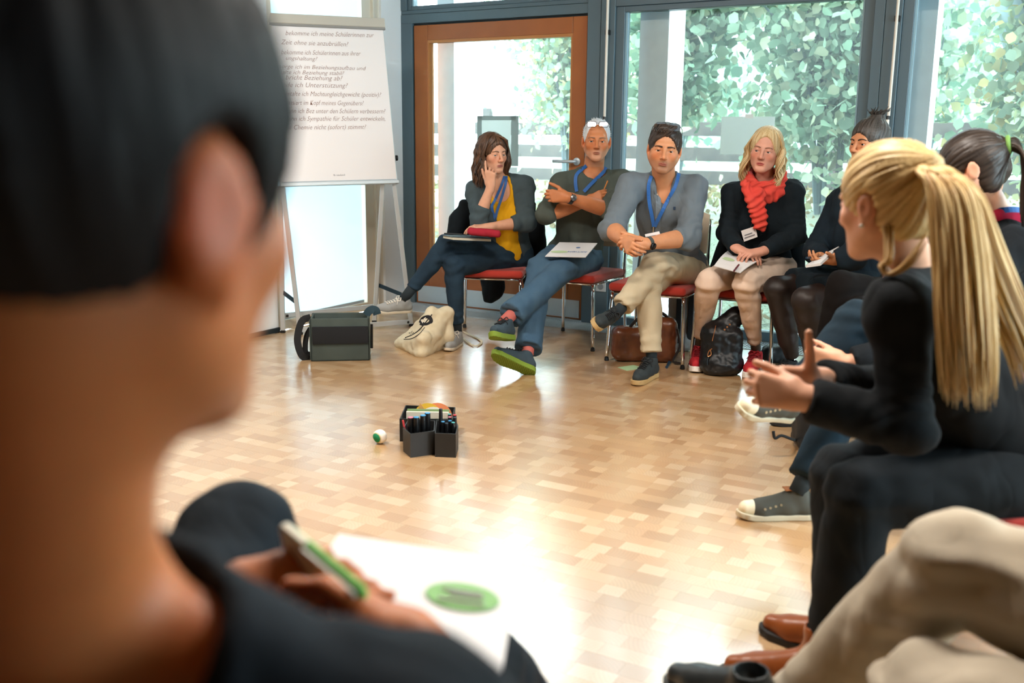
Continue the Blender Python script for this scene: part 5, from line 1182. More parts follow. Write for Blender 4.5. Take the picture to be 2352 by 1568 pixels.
def card(P, px, Y, nm='name_badge', m=None):
    for t0, a_, b_ in ((.45, .15, .7), (.68, .1, .85)):
        q = [at(*(np.array(px[0]) * (1 - s) * (1 - t) + np.array(px[1]) * s * (1 - t) + np.array(px[2]) * s * t + np.array(px[3]) * (1 - s) * t), Y - .003) for s, t in ((a_, t0), (b_, t0), (b_, t0 + .07), (a_, t0 + .07))]; keep(sheet('printed_line', q, mat('badge_print', '6a6a70', .7), th=.0005), P.o)
    o = sheet(nm, [at(x, y, Y) for x, y in px], m or mat('badge_white', 'e6e2e0', .5), th=.0015); keep(o, P.o); return o
def watch(P, q, m_strap, m_face, face_dir, t=.92, r=.031):
    j = P.J; c = lerp(j['el' + q], j['wr' + q], t); d = nrmz(j['wr' + q] - j['el' + q]); a = nrmz(np.cross(d, (0, .3, 1))); b = np.cross(d, a); m = MB()
    V = []; Fc = []; n = 20
    for s_, rr in ((-.011, r), (.011, r), (.011, r + .003), (-.011, r + .003)):
        for i in range(n): th = 2 * math.pi * i / n; V.append(c + d * s_ + (a * math.cos(th) + b * math.sin(th)) * rr)
    for k_ in range(4):
        for i in range(n): Fc.append((k_ * n + i, k_ * n + (i + 1) % n, ((k_ + 1) % 4) * n + (i + 1) % n, ((k_ + 1) % 4) * n + i))
    st = P.part(pmesh('watch_strap', V, Fc, m_strap)); f = nrmz(np.asarray(face_dir, float) - d * (np.asarray(face_dir, float) @ d)); z = f; x = d; y = np.cross(z, x); p = c + f * (r + .002)
    M_ = Matrix(((x[0], y[0], z[0], p[0]), (x[1], y[1], z[1], p[1]), (x[2], y[2], z[2], p[2]), (0, 0, 0, 1))); P.part(MB().lathe([(.001, 0), (.019, 0), (.019, .007), (.016, .009), (.001, .009)], 18, M_).build('watch_case', m_face, None, True))

# ---------------------------------------------------------------- woman in yellow
P = Person('woman with wavy brown hair in a yellow top and grey cardigan, hand on her cheek', dict(pel=at(1172, 592, 6.30), shR=at(1095, 440, 6.2), shL=at(1202, 430, 6.22), nk=at(1146, 416, 6.2), elR=at(1099, 508, 6.03), wrR=at(1127, 428, 6.02), elL=at(1211, 510, 6.1), wrL=at(1122, 521, 5.97),
    hipL=at(1196, 588, 6.3), hipR=at(1150, 594, 6.2), knL=at(1025, 563, 6.03), anL=at(917, 693, 5.96), knR=at(1042, 610, 5.98), anR=at(1047, 775, 5.80)), .9, hs=.95, fem=True)
feet(P, L=('canvas_grey', at(946, 714, 5.99), at(866, 718, 5.88), (.25, -.15, .8), .92), R=('canvas_grey', fl(1056, 790), fl(1012, 818), (0, 0, 1), .92))
h = Head(at(1131, 353, 6.15), (.56, -.82, -.10), (-.03, 0, 1), .96)
P.skin(h, [dict(wr=P.J['wrR'], f=(-.02, -.05, 1), n=(.25, .95, .1), side='R', sc=.92, curls=[(.1, .1, .1), (.9, 1.0, .6), (1.1, 1.1, .6), (1.2, 1.1, .6)], thumb=(.5, .8, .3)), dict(wr=P.J['wrL'], f=(-1, -.1, -.05), n=(0, .2, -1), side='L', sc=.92, curl=(.3, .4, .3))], colf=head_col(h, 'fair', 'b8645c', .6), arm=.86, neckr=.048, h=.0036)
eyes(h, P.o, (.25, 1, -.12), '5a6a68', '4a3426', .0022); lens('WY', P)
f0 = P.fw
P.top('yellow_top', cloth('yellow_cotton', 'e0a818', 'd29a12'), .004, noarms=True, carve=[(ell(P.J['nk'] + P.fw * .07 - P.up * .03, (.062, .075, .085), P.M), .01)], seed=21)
P.top('cardigan', cloth('grey_green_knit', '46545a', '3c494e'), .012, (1, .42), carve=[(cap(P.J['nk'] + P.fw * .03 + P.up * .05, lerp(P.J['pel'], P.sh, .35) + P.fw * .16, .062, .085), .01), (cap(lerp(P.J['pel'], P.sh, .35) + P.fw * .16, P.J['pel'] + P.fw * .15 - P.up * .1, .085, .11), .01), (ell(P.J['pel'] - P.up * .1, (.3, .3, .1), P.M), .02)], seed=22, rip=.006)
P.trousers('jeans', cloth('dark_blue_denim', '1f3140', '2a4152'), (.86, .93), (.082, .062, .045, .040), seed=23)
for q in 'LR': P.sock(q, mat('dark_sock', '1f2a30', .9), .033)
put_shoes(P)
S = scalp(h, .014, ((.004, .118, -.040), (.068, .085, .118)), low=-.05); T = locks(h, 340, 31, .05, -.10, .205, .098, .013, .0042, .124, .01, segs=5)
T += [([h.p(.012 + .0 * i, .03, .124), h.p(-.02 - i * .004, .085 + .002 * i, .108 - i * .003), h.p(-.045 - i * .003, .092 - i * .003, .082 - i * .004), h.p(-.062 - i * .002, .075, .05 - .005 * i)], [.006, .007, .006, .002]) for i in range(7)] + [([h.p(.012, .03, .124), h.p(.035 + i * .005, .08 - .004 * i, .1), h.p(.058 + i * .003, .06 - i * .005, .06), h.p(.075, .045 - i * .005, 0)], [.006, .007, .006, .004]) for i in range(6)]
hair_mesh(P, 'hair', S, '6e4f3a', '2a1c14', pole=(.01, 0, .14), tubes=T, seed=32)
lanyard(P, [(1158, 405), (1150, 430), (1137, 460), (1130, 475), (1136, 505)], [(1163, 405), (1160, 425), (1152, 455), (1142, 485), (1137, 506)], ['yellow_top', 'cardigan', 'body'])
P.strap_px([(1136, 500), (1138, 508)], ['yellow_top', 'cardigan'], .02, mat('lanyard_clip', '2c4f70', .4), 'lanyard_clip')
M_BKC = mat('notebook_cover', '2e4048', .6)
o = sheet('notebook', [at(1018, 541, 5.93), at(1105, 540, 6.05), at(1128, 549, 5.95), at(1040, 545, 5.80)], mat('notebook_pages', 'cfc6b0', .8), 'cream notebook with dark cover on the lap of the woman in yellow', 'notebook', .014)
n_ = np.array([0, 0, 1.]); keep(sheet('cover', [q + (0, 0, .004) for q in (at(1016, 541, 5.93), at(1106, 540, 6.05), at(1130, 549, 5.95), at(1039, 545, 5.795))], M_BKC, th=.003), o)
tag(MB().tube([at(1020, 536, 5.90), at(1062, 538, 5.93)], .004, 8).build('black_pen', M_BLACKPL, None, True), 'black pen lying on the cream notebook', 'pen')
e = softbag('pencil_case', [rbox((at(1112, 534, 5.86)), (.10, .032, .022), np.array([nrmz((1, .1, -.1)), nrmz((-.1, 1, 0)), (0.1, 0, 1)]), .02)], .005, cloth('crimson_fabric', 'a82838', '8e1e2e'), 'crimson fabric pencil case on the lap of the woman in yellow', .003, 'pencil case', base=at(1112, 540, 5.86))
# dark jacket hung over her chair
q = np.array([-.10, 6.53, 0]); e = empty('jacket', (q[0], q[1], .3)); S = SDF(q + (-.42, -.16, .1), q + (.42, .2, .92), .008)
S.add(rbox(q + (0, .0, .66), (.25, .035, .19), r=.03), .03); S.add(cap(q + (-.25, -.03, .72), q + (-.30, -.06, .5), .06, .05), .06); S.add(cap(q + (.25, -.05, .68), q + (.28, -.10, .44), .06, .05), .05); S.add(cap(q + (.2, -.08, .6), q + (.22, -.05, .34), .05, .05), .05); S.add(cap(q + (-.1, .03, .55), q + (-.02, .02, .25), .09, .06), .06); S.add(cap(q + (-.02, .02, .3), q + (-.06, .0, .2), .06, .04), .05)
smesh('fabric', S, cloth('black_jacket_cloth', '10161b', '18222a'), e, disp=lambda V, N: .012 * vnoise(V * (12, 12, 7), 8) + .004 * vnoise(V * 30, 9)); tag(e, 'black jacket hung over the chair of the woman in yellow', 'jacket')

# ---------------------------------------------------------------- grey-haired man
P = Person('grey-haired man in an olive grey sweater with arms crossed and glasses on his forehead', dict(pel=at(1318, 592, 6.15), shR=at(1292, 423, 6.05), shL=at(1425, 418, 6.08), nk=at(1362, 396, 6.08), elR=at(1256, 492, 5.92), wrR=at(1350, 462, 5.95), elL=at(1398, 482, 5.90), wrL=at(1303, 453, 5.80),
    hipR=at(1280, 592, 6.12), hipL=at(1352, 594, 6.1), knR=at(1240, 615, 5.72), anR=at(1212, 792, 5.34), knL=at(1292, 620, 5.70), anL=at(1184, 757, 5.32)), 1.02, hs=1.0)
feet(P, R=('trail', at(1228, 862, 5.20), at(1117, 812, 5.10), (.28, .80, .55), 1.02), L=('trail', at(1176, 783, 5.26), at(1132, 778, 5.02), (.05, .55, .85), 1.0))
h = Head(at(1370, 324, 6.02), (-.05, -1, -.04), (.02, 0, 1), 1.0)
P.skin(h, [dict(wr=P.J['wrL'], f=(-1, -.05, .08), n=(.1, 1, -.1), side='L', sc=1.02, curl=(.75, .7, .4), spread=.02, thumb=(.6, .7, .1), tcurl=.45), dict(wr=P.J['wrR'], f=(.95, -.12, .42), n=(.1, .9, -.4), side='R', sc=.92, curl=(.4, .5, .3), spread=.02, thumb=(.15, .9, .4))], colf=head_col(h, 'tan', 'a8604c', .35, .45, stub=(.25, .1, 'b9a596')), arm=1.08, neckr=.058, h=.0036)
eyes(h, P.o, (.05, 1, 0), '3f4a4c', '8a7060', .003, -.002, lip='96573f'); lens('GH', P)
P.top('sweater', cloth('olive_grey_knit', '4e5650', '454c47'), .008, (1, {'L': .12, 'R': .12}), carve=[(ell(P.J['nk'] + P.fw * .03 + P.up * .02, (.075, .07, .055), P.M), .008)], seed=41, rip=.006)
P.trousers('jeans', cloth('blue_denim', '3c5870', '4a6478'), (.93, .95), (.088, .074, .070, .070), seed=43, flare=.006)
for q in 'LR': P.sock(q, mat('coral_sock', 'b8625a', .9), .036, .85)
put_shoes(P)
S = scalp(h, .006, ((0, .10, -.03), (.074, .10, .150)), low=-.055, hres=.004); S.add(h.e((0, -.02, .05), (.070, .09, .078)), .01)
g = np.random.default_rng(4); T = []
for i in range(160):
    a = g.uniform(0, 6.28); z = g.uniform(-.2, 1); d = nrmz((math.cos(a) * math.sqrt(1 - z * z), math.sin(a) * math.sqrt(1 - z * z), z)); 
    if d[1] > .45 and z < .85: continue
    c = np.array((0, -.014, .036)) + d * np.array((.079, .10, .091)); T.append(([h.p(*c), h.p(*(c + d * .008 + (0, .004, .006)))], [.0022, .0008]))
hair_mesh(P, 'hair', S, 'e4e8ec', 'b9bec4', tubes=T, amp=.0015, seed=44)
glasses_on(P, h, .100, .092, mat('dark_red_frame', '3a2628', .4), tilt=.25)
lanyard(P, [(1348, 380), (1340, 388), (1328, 397), (1322, 408), (1322, 425), (1325, 440)], [(1392, 386), (1386, 394), (1376, 404), (1358, 422), (1341, 440)], ['sweater', 'body'], wdt=.02)
watch(P, 'L', M_BLACKPL, mat('watch_steel', '8d8f92', .25, .8), (-.2, -1, .3))
o = sheet('booklet', [at(1252, 588, 5.66), at(1285, 556, 5.95), at(1372, 558, 5.92), at(1345, 590, 5.62)], M_PAPER, 'white booklet on the thigh of the grey-haired man', 'booklet', .004)
n_ = nrmz(np.cross(at(1285, 556, 5.95) - at(1252, 588, 5.66), at(1345, 590, 5.62) - at(1252, 588, 5.66))); n_ = n_ if n_[2] > 0 else -n_
def decal(parent, pts, m, nm, off=.0015):
    o_ = sheet(nm, [np.asarray(p) + n_ * off for p in pts], m, th=.0006); keep(o_, parent); return o_
def onsheet(c, s, t): return c[0] * (1 - s) * (1 - t) + c[1] * s * (1 - t) + c[2] * s * t + c[3] * (1 - s) * t
GC = [at(1252, 588, 5.66), at(1285, 556, 5.95), at(1372, 558, 5.92), at(1345, 590, 5.62)]
x_ = nrmz(GC[1] - GC[2]); z_ = n_; y_ = np.cross(z_, x_); p_ = onsheet(GC, .36, .93) + n_ * .002
text('printed_title', 'AKTION', .032, mat('print_blue', '5a7fb0', .7), Matrix(((x_[0], y_[0], z_[0], p_[0]), (x_[1], y_[1], z_[1], p_[1]), (x_[2], y_[2], z_[2], p_[2]), (0, 0, 0, 1))), o, .11, 0, 0)
def oval(parent, c, rx_, ry_, ax_, ay_, m, nm='printed_oval', off=.0022):
    z2 = np.cross(ax_, ay_); z2 = z2 if z2[2] > 0 else -z2; V = [c + z2 * off + ax_ * rx_ * math.cos(t) + ay_ * ry_ * math.sin(t) for t in np.linspace(0, 2 * math.pi, 29)[:-1]]; V += [v - z2 * .0008 for v in V]; n = 28
    return keep(pmesh(nm, V, [tuple(range(n)), tuple(range(2 * n - 1, n - 1, -1))] + [(i, (i + 1) % n, n + (i + 1) % n, n + i) for i in range(n)], m), parent)
M_OV = mat('print_pale_green', 'b6cfa2', .8); oval(o, onsheet(GC, .3, .25), .05, .022, nrmz(GC[2] - GC[1]), nrmz(GC[1] - GC[0]), M_OV); oval(o, onsheet(GC, .62, .62), .012, .012, nrmz(GC[2] - GC[1]), nrmz(GC[1] - GC[0]), mat('print_blue', '5a7fb0', .7))
a, b = at(1388, 434, 5.80), at(1396, 415, 5.79); tag(MB().tube([a, b], .004, 7).build('pencil', mat('orange_pencil', 'c98440', .5), None, True), 'short orange pencil in the hand of the grey-haired man', 'pencil')

# ---------------------------------------------------------------- man in the grey shirt
P = Person('dark-haired man in a grey-blue shirt leaning forward with clasped hands', dict(pel=at(1556, 620, 5.68), shR=at(1448, 430, 5.44), shL=at(1594, 433, 5.42), nk=at(1524, 414, 5.44), elR=at(1406, 526, 5.30), wrR=at(1440, 556, 5.08), elL=at(1580, 545, 5.27), wrL=at(1482, 560, 5.08),
    hipL=at(1592, 622, 5.68), hipR=at(1522, 628, 5.62), knL=at(1506, 608, 5.28), anL=at(1404, 712, 5.15), knR=at(1488, 650, 5.27), anR=at(1484, 838, 5.06)), 1.06, hs=1.04)
feet(P, R=('dark', fl(1504, 862), fl(1446, 893), (0, 0, 1), 1.04), L=('dark', at(1390, 738, 5.20), at(1362, 752, 4.96), (.75, -.15, .62), 1.0))
h = Head(at(1526, 343, 5.34), (-.14, -1, -.10), (.10, 0, 1), 1.03)
P.skin(h, [dict(wr=P.J['wrR'], f=(.15, -.9, -.25), n=(.85, .1, -.3), side='R', sc=1.02, curls=[(.7, .8, .4), (.8, .8, .4), (.8, .9, .4), (.9, .9, .4)], thumb=(.5, .9, .2)), dict(wr=P.J['wrL'] , f=(-1, -.12, .02), n=(.1, .9, -.45), side='L', sc=1.05, curls=[(.5, .9, .5), (.6, .9, .5), (.6, 1.0, .5), (.7, 1.0, .5)], thumb=(.5, .9, .1))], colf=head_col(h, 'warm', 'a85a4c', .5, .5, stub=(.34, .30, '4a3a34')), arm=1.1, neckr=.06, full=1.5, h=.0036)
eyes(h, P.o, (-.1, 1, 0), '3a2a22', '2a1f1a', .0036, -.003, lip='9a5546'); lens('MS', P)
sh_ = P.top('shirt', cloth('grey_blue_chambray', '69737b', '5e6870'), .010, (1, {'L': .28, 'R': .12}), carve=[(cap(P.J['nk'] + P.up * .06, lerp(P.J['nk'], P.sh, .6) + P.fw * .14 - P.up * .06, .058, .020), .006)], seed=51, rip=.007, loose=.016)
S = SDF(P.J['nk'] - .14, P.J['nk'] + .14, .004)
for sg in (-1, 1):
    S.add(cap(P.J['nk'] + P.rx * sg * .066 + P.up * .035, P.J['nk'] + P.rx * sg * .05 + P.fw * .085 - P.up * .025, .017, .014, (P.rx * sg + P.fw * .3, .35)), .01); S.add(cap(P.J['nk'] + P.rx * sg * .066 + P.up * .035, P.J['nk'] - P.fw * .06 + P.up * .05, .018, .018, (P.rx, .4)), .01)
P.cl['collar'] = smesh('collar', S, MATS['grey_blue_chambray'], P.o)
for yy in (447, 475, 500, 528):
    hh = P.hit(1508 + (500 - yy) * .02, yy, ['shirt'], .001)
    if hh: P.part(MB().lathe([(.001, 0), (.006, 0), (.006, .0025), (.003, .003), (.001, .002)], 10, Matrix.Translation(hh[0]) @ Vector(hh[1]).to_track_quat('Z', 'Y').to_matrix().to_4x4()).build('button', mat('shirt_button', 'b8a894', .4)))
P.strap_px([(1512, 440), (1512, 480), (1511, 540)], ['shirt'], .028, mat('shirt_placket', '6c767f', .9), 'placket', .0005, th=.001)
hh = P.hit(1549, 478, ['shirt'], .001); P.part(MB().box(hh[0] - (.006, .002, .008), hh[0] + (.006, .001, .008)).build('chest_emblem', mat('navy_thread', '1c3048', .8)))
P.trousers('chinos', cloth('beige_chino', 'c2b59a', 'b8ab90'), (.93, .95), (.092, .072, .060, .056), seed=53, rip=.007)
for q in 'LR': P.sock(q, mat('dark_sock', '1f2a30', .9), .033, .80)
put_shoes(P)
S = scalp(h, .011, ((0, .108, -.035), (.079, .082, .116)), low=-.045, extra=[(h.e((.01, .045, .108), (.058, .046, .026)), .02)], hres=.004)
T = [([h.p(-.055 + .11 * i / 40, .040 + .012 * math.sin(i), .124), h.p(-.042 + .105 * i / 40, .074, .122 - .004 * math.sin(i * 2)), h.p(-.018 + .09 * i / 40, .086, .100 - .008 * math.cos(i * 1.7))], [.0045, .005, .0015]) for i in range(41)]
hair_mesh(P, 'hair', S, '4a3c34', '15100e', pole=(-.08, .05, .12), tubes=T, amp=.003, seed=52)
glasses_on(P, h, .122, .068, M_BLACKPL, mat('mirrored_lens', '8fa4b8', .05, .7), .028, .021, .55)
lanyard(P, [(1496, 405), (1489, 430), (1493, 470), (1500, 505), (1502, 520)], [(1560, 395), (1552, 425), (1532, 465), (1512, 503), (1504, 520)], ['shirt', 'collar', 'body'], wdt=.019)
P.strap_px([(1502, 518), (1501, 532)], ['shirt'], .006, mat('clip_metal', 'c9b89a', .3, .8), 'lanyard_clip')
card(P, [(1481, 538), (1514, 531), (1519, 545), (1485, 552)], 5.16)
watch(P, 'L', mat('olive_strap', '3c4240', .6), mat('watch_black', '0c0d0f', .2), (.1, -.9, -.3), .93, .032)

# ---------------------------------------------------------------- woman with the coral scarf
P = Person('blond woman in a black cardigan with a coral scarf and pale trousers', dict(pel=at(1754, 612, 5.55), shR=at(1685, 448, 5.50), shL=at(1818, 442, 5.46), nk=at(1755, 414, 5.5), elR=at(1670, 533, 5.42), wrR=at(1694, 572, 5.23), elL=at(1830, 543, 5.40), wrL=at(1748, 578, 5.20),
    hipR=at(1714, 618, 5.55), hipL=at(1794, 618, 5.5), knR=at(1628, 648, 5.22), anR=at(1600, 800, 5.34), knL=at(1714, 650, 5.14), anL=at(1727, 812, 5.20)), .93, hs=.95, fem=True)
feet(P, R=('red', fl(1606, 834), fl(1592, 870), (0, 0, 1), 1.0), L=('red', fl(1738, 848), fl(1704, 890), (0, 0, 1), 1.04))
h = Head(at(1758, 346, 5.42), (-.40, -.91, -.06), (.14, 0, 1), .97)
P.skin(h, [dict(wr=P.J['wrR'], f=(.75, -.45, -.25), n=(0, .3, -1), side='R', sc=.92, curl=(.35, .5, .3)), dict(wr=P.J['wrL'], f=(-.9, -.3, -.12), n=(.1, .3, -1), side='L', sc=.92, curl=(.45, .6, .4))], colf=head_col(h, 'pink', 'b8544e', .55), arm=.86, neckr=.05, full=.5, h=.0036)
eyes(h, P.o, (.25, 1, .02), '4a565a', '7a5a48', .0018, lip='b0524c'); lens('WP', P)
P.top('cardigan', cloth('black_knit', '0e171d', '15222a'), .008, (1, .92), carve=[(ell(P.J['nk'] + P.fw * .05 - P.up * .01, (.085, .085, .085), P.M), .01)], seed=61, rip=.006)
P.trousers('trousers', cloth('pale_beige_cotton', 'dcc4b2', 'd6bca8'), (.86, .84), (.085, .067, .046, .040), seed=63, rip=.005)
for q in 'LR': P.sock(q, mat('grey_sock', '6b6a66', .9), .030, .75)
put_shoes(P)
S = scalp(h, .013, ((-.004, .118, -.030), (.069, .088, .128)), low=-.05); T = locks(h, 380, 64, .035, -.10, .20, .100, .014, .0042, .124, -.006, segs=5)
hair_mesh(P, 'hair', S, 'e2d0a6', 'b08c58', pole=(-.005, 0, .14), tubes=T, seed=65)
MSC = cloth('coral_scarf_cloth', 'd8463c', 'e05a4a', .85); nk = P.J['nk']; S = SDF(nk - (.22, .32, .38), nk + (.22, .2, .16), .0055)
ux, uf, uz = P.rx, P.fw, P.up
for rr, zz, th_ in (((.088, .082), .035, .024), ((.10, .095), .0, .026), ((.095, .10), -.03, .024)):
    rp = [nk + ux * rr[0] * math.cos(t) + uf * (rr[1] * math.sin(t) + .018) + uz * (zz - .045 * max(0, math.sin(t))) for t in np.linspace(0, 2 * math.pi, 19)]
    for a, b in zip(rp, rp[1:]): S.add(cap(a, b, th_), .012)
kn_ = at(1738, 448, 5.33); S.add(ell(kn_, (.045, .035, .04)), .03); S.add(cap(kn_, at(1743, 500, 5.315), .034, .026), .02)
for pts, r_ in (([kn_, at(1733, 470, 5.31), at(1737, 498, 5.30), at(1740, 520, 5.30)], .026), ([kn_, at(1748, 465, 5.31), at(1752, 495, 5.30), at(1752, 522, 5.31)], .022), ([at(1712, 425, 5.36), at(1722, 452, 5.31), at(1728, 478, 5.30)], .026)):
    for a, b in zip(pts, pts[1:]): S.add(cap(a, b, r_, r_ * .85), .015)
sc_ = smesh('scarf', S, MSC, P.o, disp=lambda V, N: .0045 * np.sin((V - nk) @ (uz * 170 + ux * 60) + 7 * vnoise(V * 11, 3)) + .007 * (np.abs(vnoise(V * (18, 18, 30), 5)) - .3) + .004 * (np.abs(vnoise(V * 48, 4)) - .3)); P.cl['scarf'] = sc_
card(P, [(1702, 530), (1735, 519), (1740, 544), (1709, 555)], 5.31); o_ = P.part(MB().tube([at(1729, 508, 5.31), at(1724, 522, 5.305)], .002, 6).build('badge_clip', M_CHROME))
for yy in (538, 556): 
    hh = P.hit(1748, yy, ['cardigan'], .001); 
    if hh: P.part(MB().lathe([(.001, 0), (.005, 0), (.004, .003), (.001, .003)], 8, Matrix.Translation(hh[0]) @ Vector(hh[1]).to_track_quat('Z', 'Y').to_matrix().to_4x4()).build('button', M_BLACKPL))
P.part(MB().lathe([(.001, 0), (.004, .001), (.004, .004), (.001, .006)], 8, Matrix.Translation(h.p(-.083, -.004, -.045))).build('earring', mat('pearl', 'f0eae2', .2)))
WC = [at(1640, 610, 5.16), at(1672, 575, 5.36), at(1752, 594, 5.22), at(1700, 626, 5.02)]
o = sheet('booklet', WC, M_PAPER, 'open white booklet on the knees of the woman with the coral scarf', 'booklet', .004, .008); oval(o, onsheet(WC, .45, .25) + (0, 0, .007), .045, .02, nrmz(WC[3] - WC[0]), nrmz(WC[1] - WC[0]), M_OV)
tag(MB().tube([at(1686, 622, 5.0), at(1697, 608, 5.08)], .005, 7).build('ballpoint_pen', mat('maroon_plastic', '5a1e2a', .4), None, True), 'short maroon pen on the booklet of the woman with the coral scarf', 'pen')
# dark coat over her chair
q = np.array([1.44, 5.66, 0]); e = empty('coat', (q[0], q[1], .4)); S = SDF(q + (-.34, -.2, .3), q + (.34, .2, .92), .008); dd = np.array([.866, -.5, 0])
S.add(cap(q - dd * .2 + (0, 0, .78), q + dd * .16 + (0, 0, .78), .045), .03); S.add(cap(q + dd * .15 + (0, 0, .78), q + dd * .19 + (-.03, -.05, .5), .05, .06), .05); S.add(cap(q - dd * .2 + (0, 0, .76), q - dd * .26 + (-.02, -.04, .52), .05, .05), .05); S.add(cap(q + dd * .05 + (0, 0, .7), q + dd * .08 + (0, 0, .45), .06, .06), .05)
smesh('fabric', S, cloth('black_coat_cloth', '0d1216', '141c22'), e, disp=lambda V, N: .008 * vnoise(V * 13, 8)); tag(e, 'black coat over the chair of the woman with the coral scarf', 'coat')

# ---------------------------------------------------------------- woman in the black skirt
P = Person('woman with a spiky topknot in black skirt and tights, holding a notepad', dict(pel=np.array([1.80, 5.14, .52]), shR=at(1930, 470, 5.22), shL=at(2000, 478, 4.92), nk=at(1972, 425, 5.06), elR=at(1872, 575, 5.16), wrR=at(1886, 592, 4.93), elL=at(1960, 590, 4.80), wrL=at(1915, 598, 4.82),
    hipR=np.array([1.76, 5.24, .5]), hipL=np.array([1.80, 5.04, .5]), knR=at(1786, 664, 5.08), anR=at(1822, 792, 5.06), knL=at(1852, 690, 4.78), anL=at(1862, 815, 4.84)), .95, hs=.95, fem=True)
feet(P, R=('black', (1.54, 5.20, 0), (1.32, 5.08, 0), (0, 0, 1), .95), L=('black', (1.60, 4.96, 0), (1.38, 4.84, 0), (0, 0, 1), .95))
h = Head(at(1996, 330, 5.02), (-.86, -.5, -.05), (.02, 0, 1), .98)
P.skin(h, [dict(wr=P.J['wrR'], f=(.3, -.9, -.15), n=(.2, .2, .9), side='R', sc=.92, curl=(.5, .7, .4)), dict(wr=P.J['wrL'], f=(-.9, -.2, 0), n=(.1, .3, .9), side='L', sc=.92, curl=(.4, .6, .4))], colf=head_col(h, 'warm', 'a85a50', .4), arm=.9, neckr=.05)
eyes(h, P.o, (0, 1, 0), '2c221c', '2a1f1a', .0026); lens('SK', P)
P.top('cardigan', cloth('black_navy_knit', '0f1b24', '152733'), .014, (1, .9), seed=71, loose=.02)
P.trousers('tights', mat('sheer_black_tights', '1b1412', .5, 0, .4, vary=(7, '2c1d17', .6)), (.98, .98), (.085, .068, .052, .036), seed=73, rip=0)
S = SDF(P.J['pel'] - (.65, .55, .22), P.J['pel'] + (.25, .35, .25), .0085); S.add(ell(P.J['pel'] + P.up * .01, (.18, .14, .14), P.Mp), .05)
for q in 'LR': S.add(cap(P.J['hip' + q] + (0, 0, .012), lerp(P.J['hip' + q], P.J['kn' + q], .78) + (0, 0, .01), .098, .092, cut=True), .06)
S.add(cap(lerp(P.J['hipL'], P.J['hipR'], .5), lerp(lerp(P.J['knL'], P.J['knR'], .5), P.J['pel'], .25), .09, .085, cut=True), .09)
smesh('skirt', S, cloth('black_skirt_cloth', '0f1a21', '15242d'), P.o, disp=lambda V, N: .004 * vnoise(V * 11, 4))
put_shoes(P)
S = scalp(h, .010, ((0, .118, -.045), (.068, .085, .112)), low=-.045, extra=[(h.e((0, -.05, .125), (.035, .04, .03)), .02)]); g = np.random.default_rng(8); T = []
for i in range(40):
    a = g.uniform(0, 6.28); c = np.array((.02 * math.cos(a), -.05 + .025 * math.sin(a), .135)); T.append(([h.p(*c), h.p(*(c + (.02 * math.cos(a), .02 * math.sin(a) - .005, .02))), h.p(*(c + (.035 * math.cos(a + .4), .035 * math.sin(a + .4) - .01, .028 + g.uniform(-.01, .02))))], [.005, .004, .001]))
hair_mesh(P, 'hair', S, '5a5450', '1a1614', pole=(0, -.06, .14), tubes=T, seed=72)
o = sheet('notepad', [at(1850, 609, 4.72), at(1898, 580, 4.98), at(1927, 565, 4.92), at(1884, 604, 4.66)], M_PAPER, 'small white notepad held by the woman in the black skirt', 'notepad', .012)
tag(MB().tube([at(1852, 592, 4.74), at(1876, 590, 4.86)], .005, 8).build('dark_pen', mat('dark_blue_plastic', '12344a', .4), None, True), 'dark pen in the hand above the notepad', 'pen')

# ---------------------------------------------------------------- person hidden between skirt and jeans
P = Person('person in black mostly hidden behind the blond ponytail, one dark knee showing', dict(pel=np.array([1.90, 4.36, .52]), shR=np.array([2.02, 4.55, .93]), shL=np.array([2.02, 4.2, .93]), nk=np.array([2.03, 4.37, .99]), elR=np.array([1.86, 4.58, .68]), wrR=np.array([1.66, 4.42, .62]), elL=np.array([1.86, 4.15, .68]), wrL=np.array([1.66, 4.3, .62]),
    hipR=np.array([1.88, 4.46, .5]), hipL=np.array([1.88, 4.27, .5]), knR=at(1935, 655, 4.25), anR=np.array([1.36, 4.3, .12]), knL=np.array([1.48, 4.18, .53]), anL=np.array([1.40, 4.1, .12])), .95, hs=.95)
h = Head(np.array([2.03, 4.36, 1.10]), (-.95, -.1, -.1), (0, 0, 1), .96)
P.skin(h, [dict(wr=P.J['wrR'], f=(-.8, -.5, -.1), n=(0, 0, -1), side='R', sc=.95, curl=(.3, .4, .3)), dict(wr=P.J['wrL'], f=(-.8, .5, -.1), n=(0, 0, -1), side='L', sc=.95, curl=(.3, .4, .3))], h=.008, colf=head_col(h, 'fair'))
eyes(h, P.o); lens('HD', P)
P.top('sweater', cloth('black_wool', '0e1114', '15191d'), .01, (1, .9), h=.009); P.trousers('tights', mat('brown_black_tights', '0f0b0a', .9, 0, .15), (.98, .98), (.085, .066, .05, .036), h=.009, rip=.001)
for q in 'LR': a = P.J['an' + q] * (1, 1, 0); shoe(P, 'black', a + (.05, 0, 0), a + (-.2, -.02, 0), (0, 0, 1), .95)
hair_mesh(P, 'hair', scalp(h, .012, low=-.06, hres=.006), '4a3a30', '1c1410', seed=75)

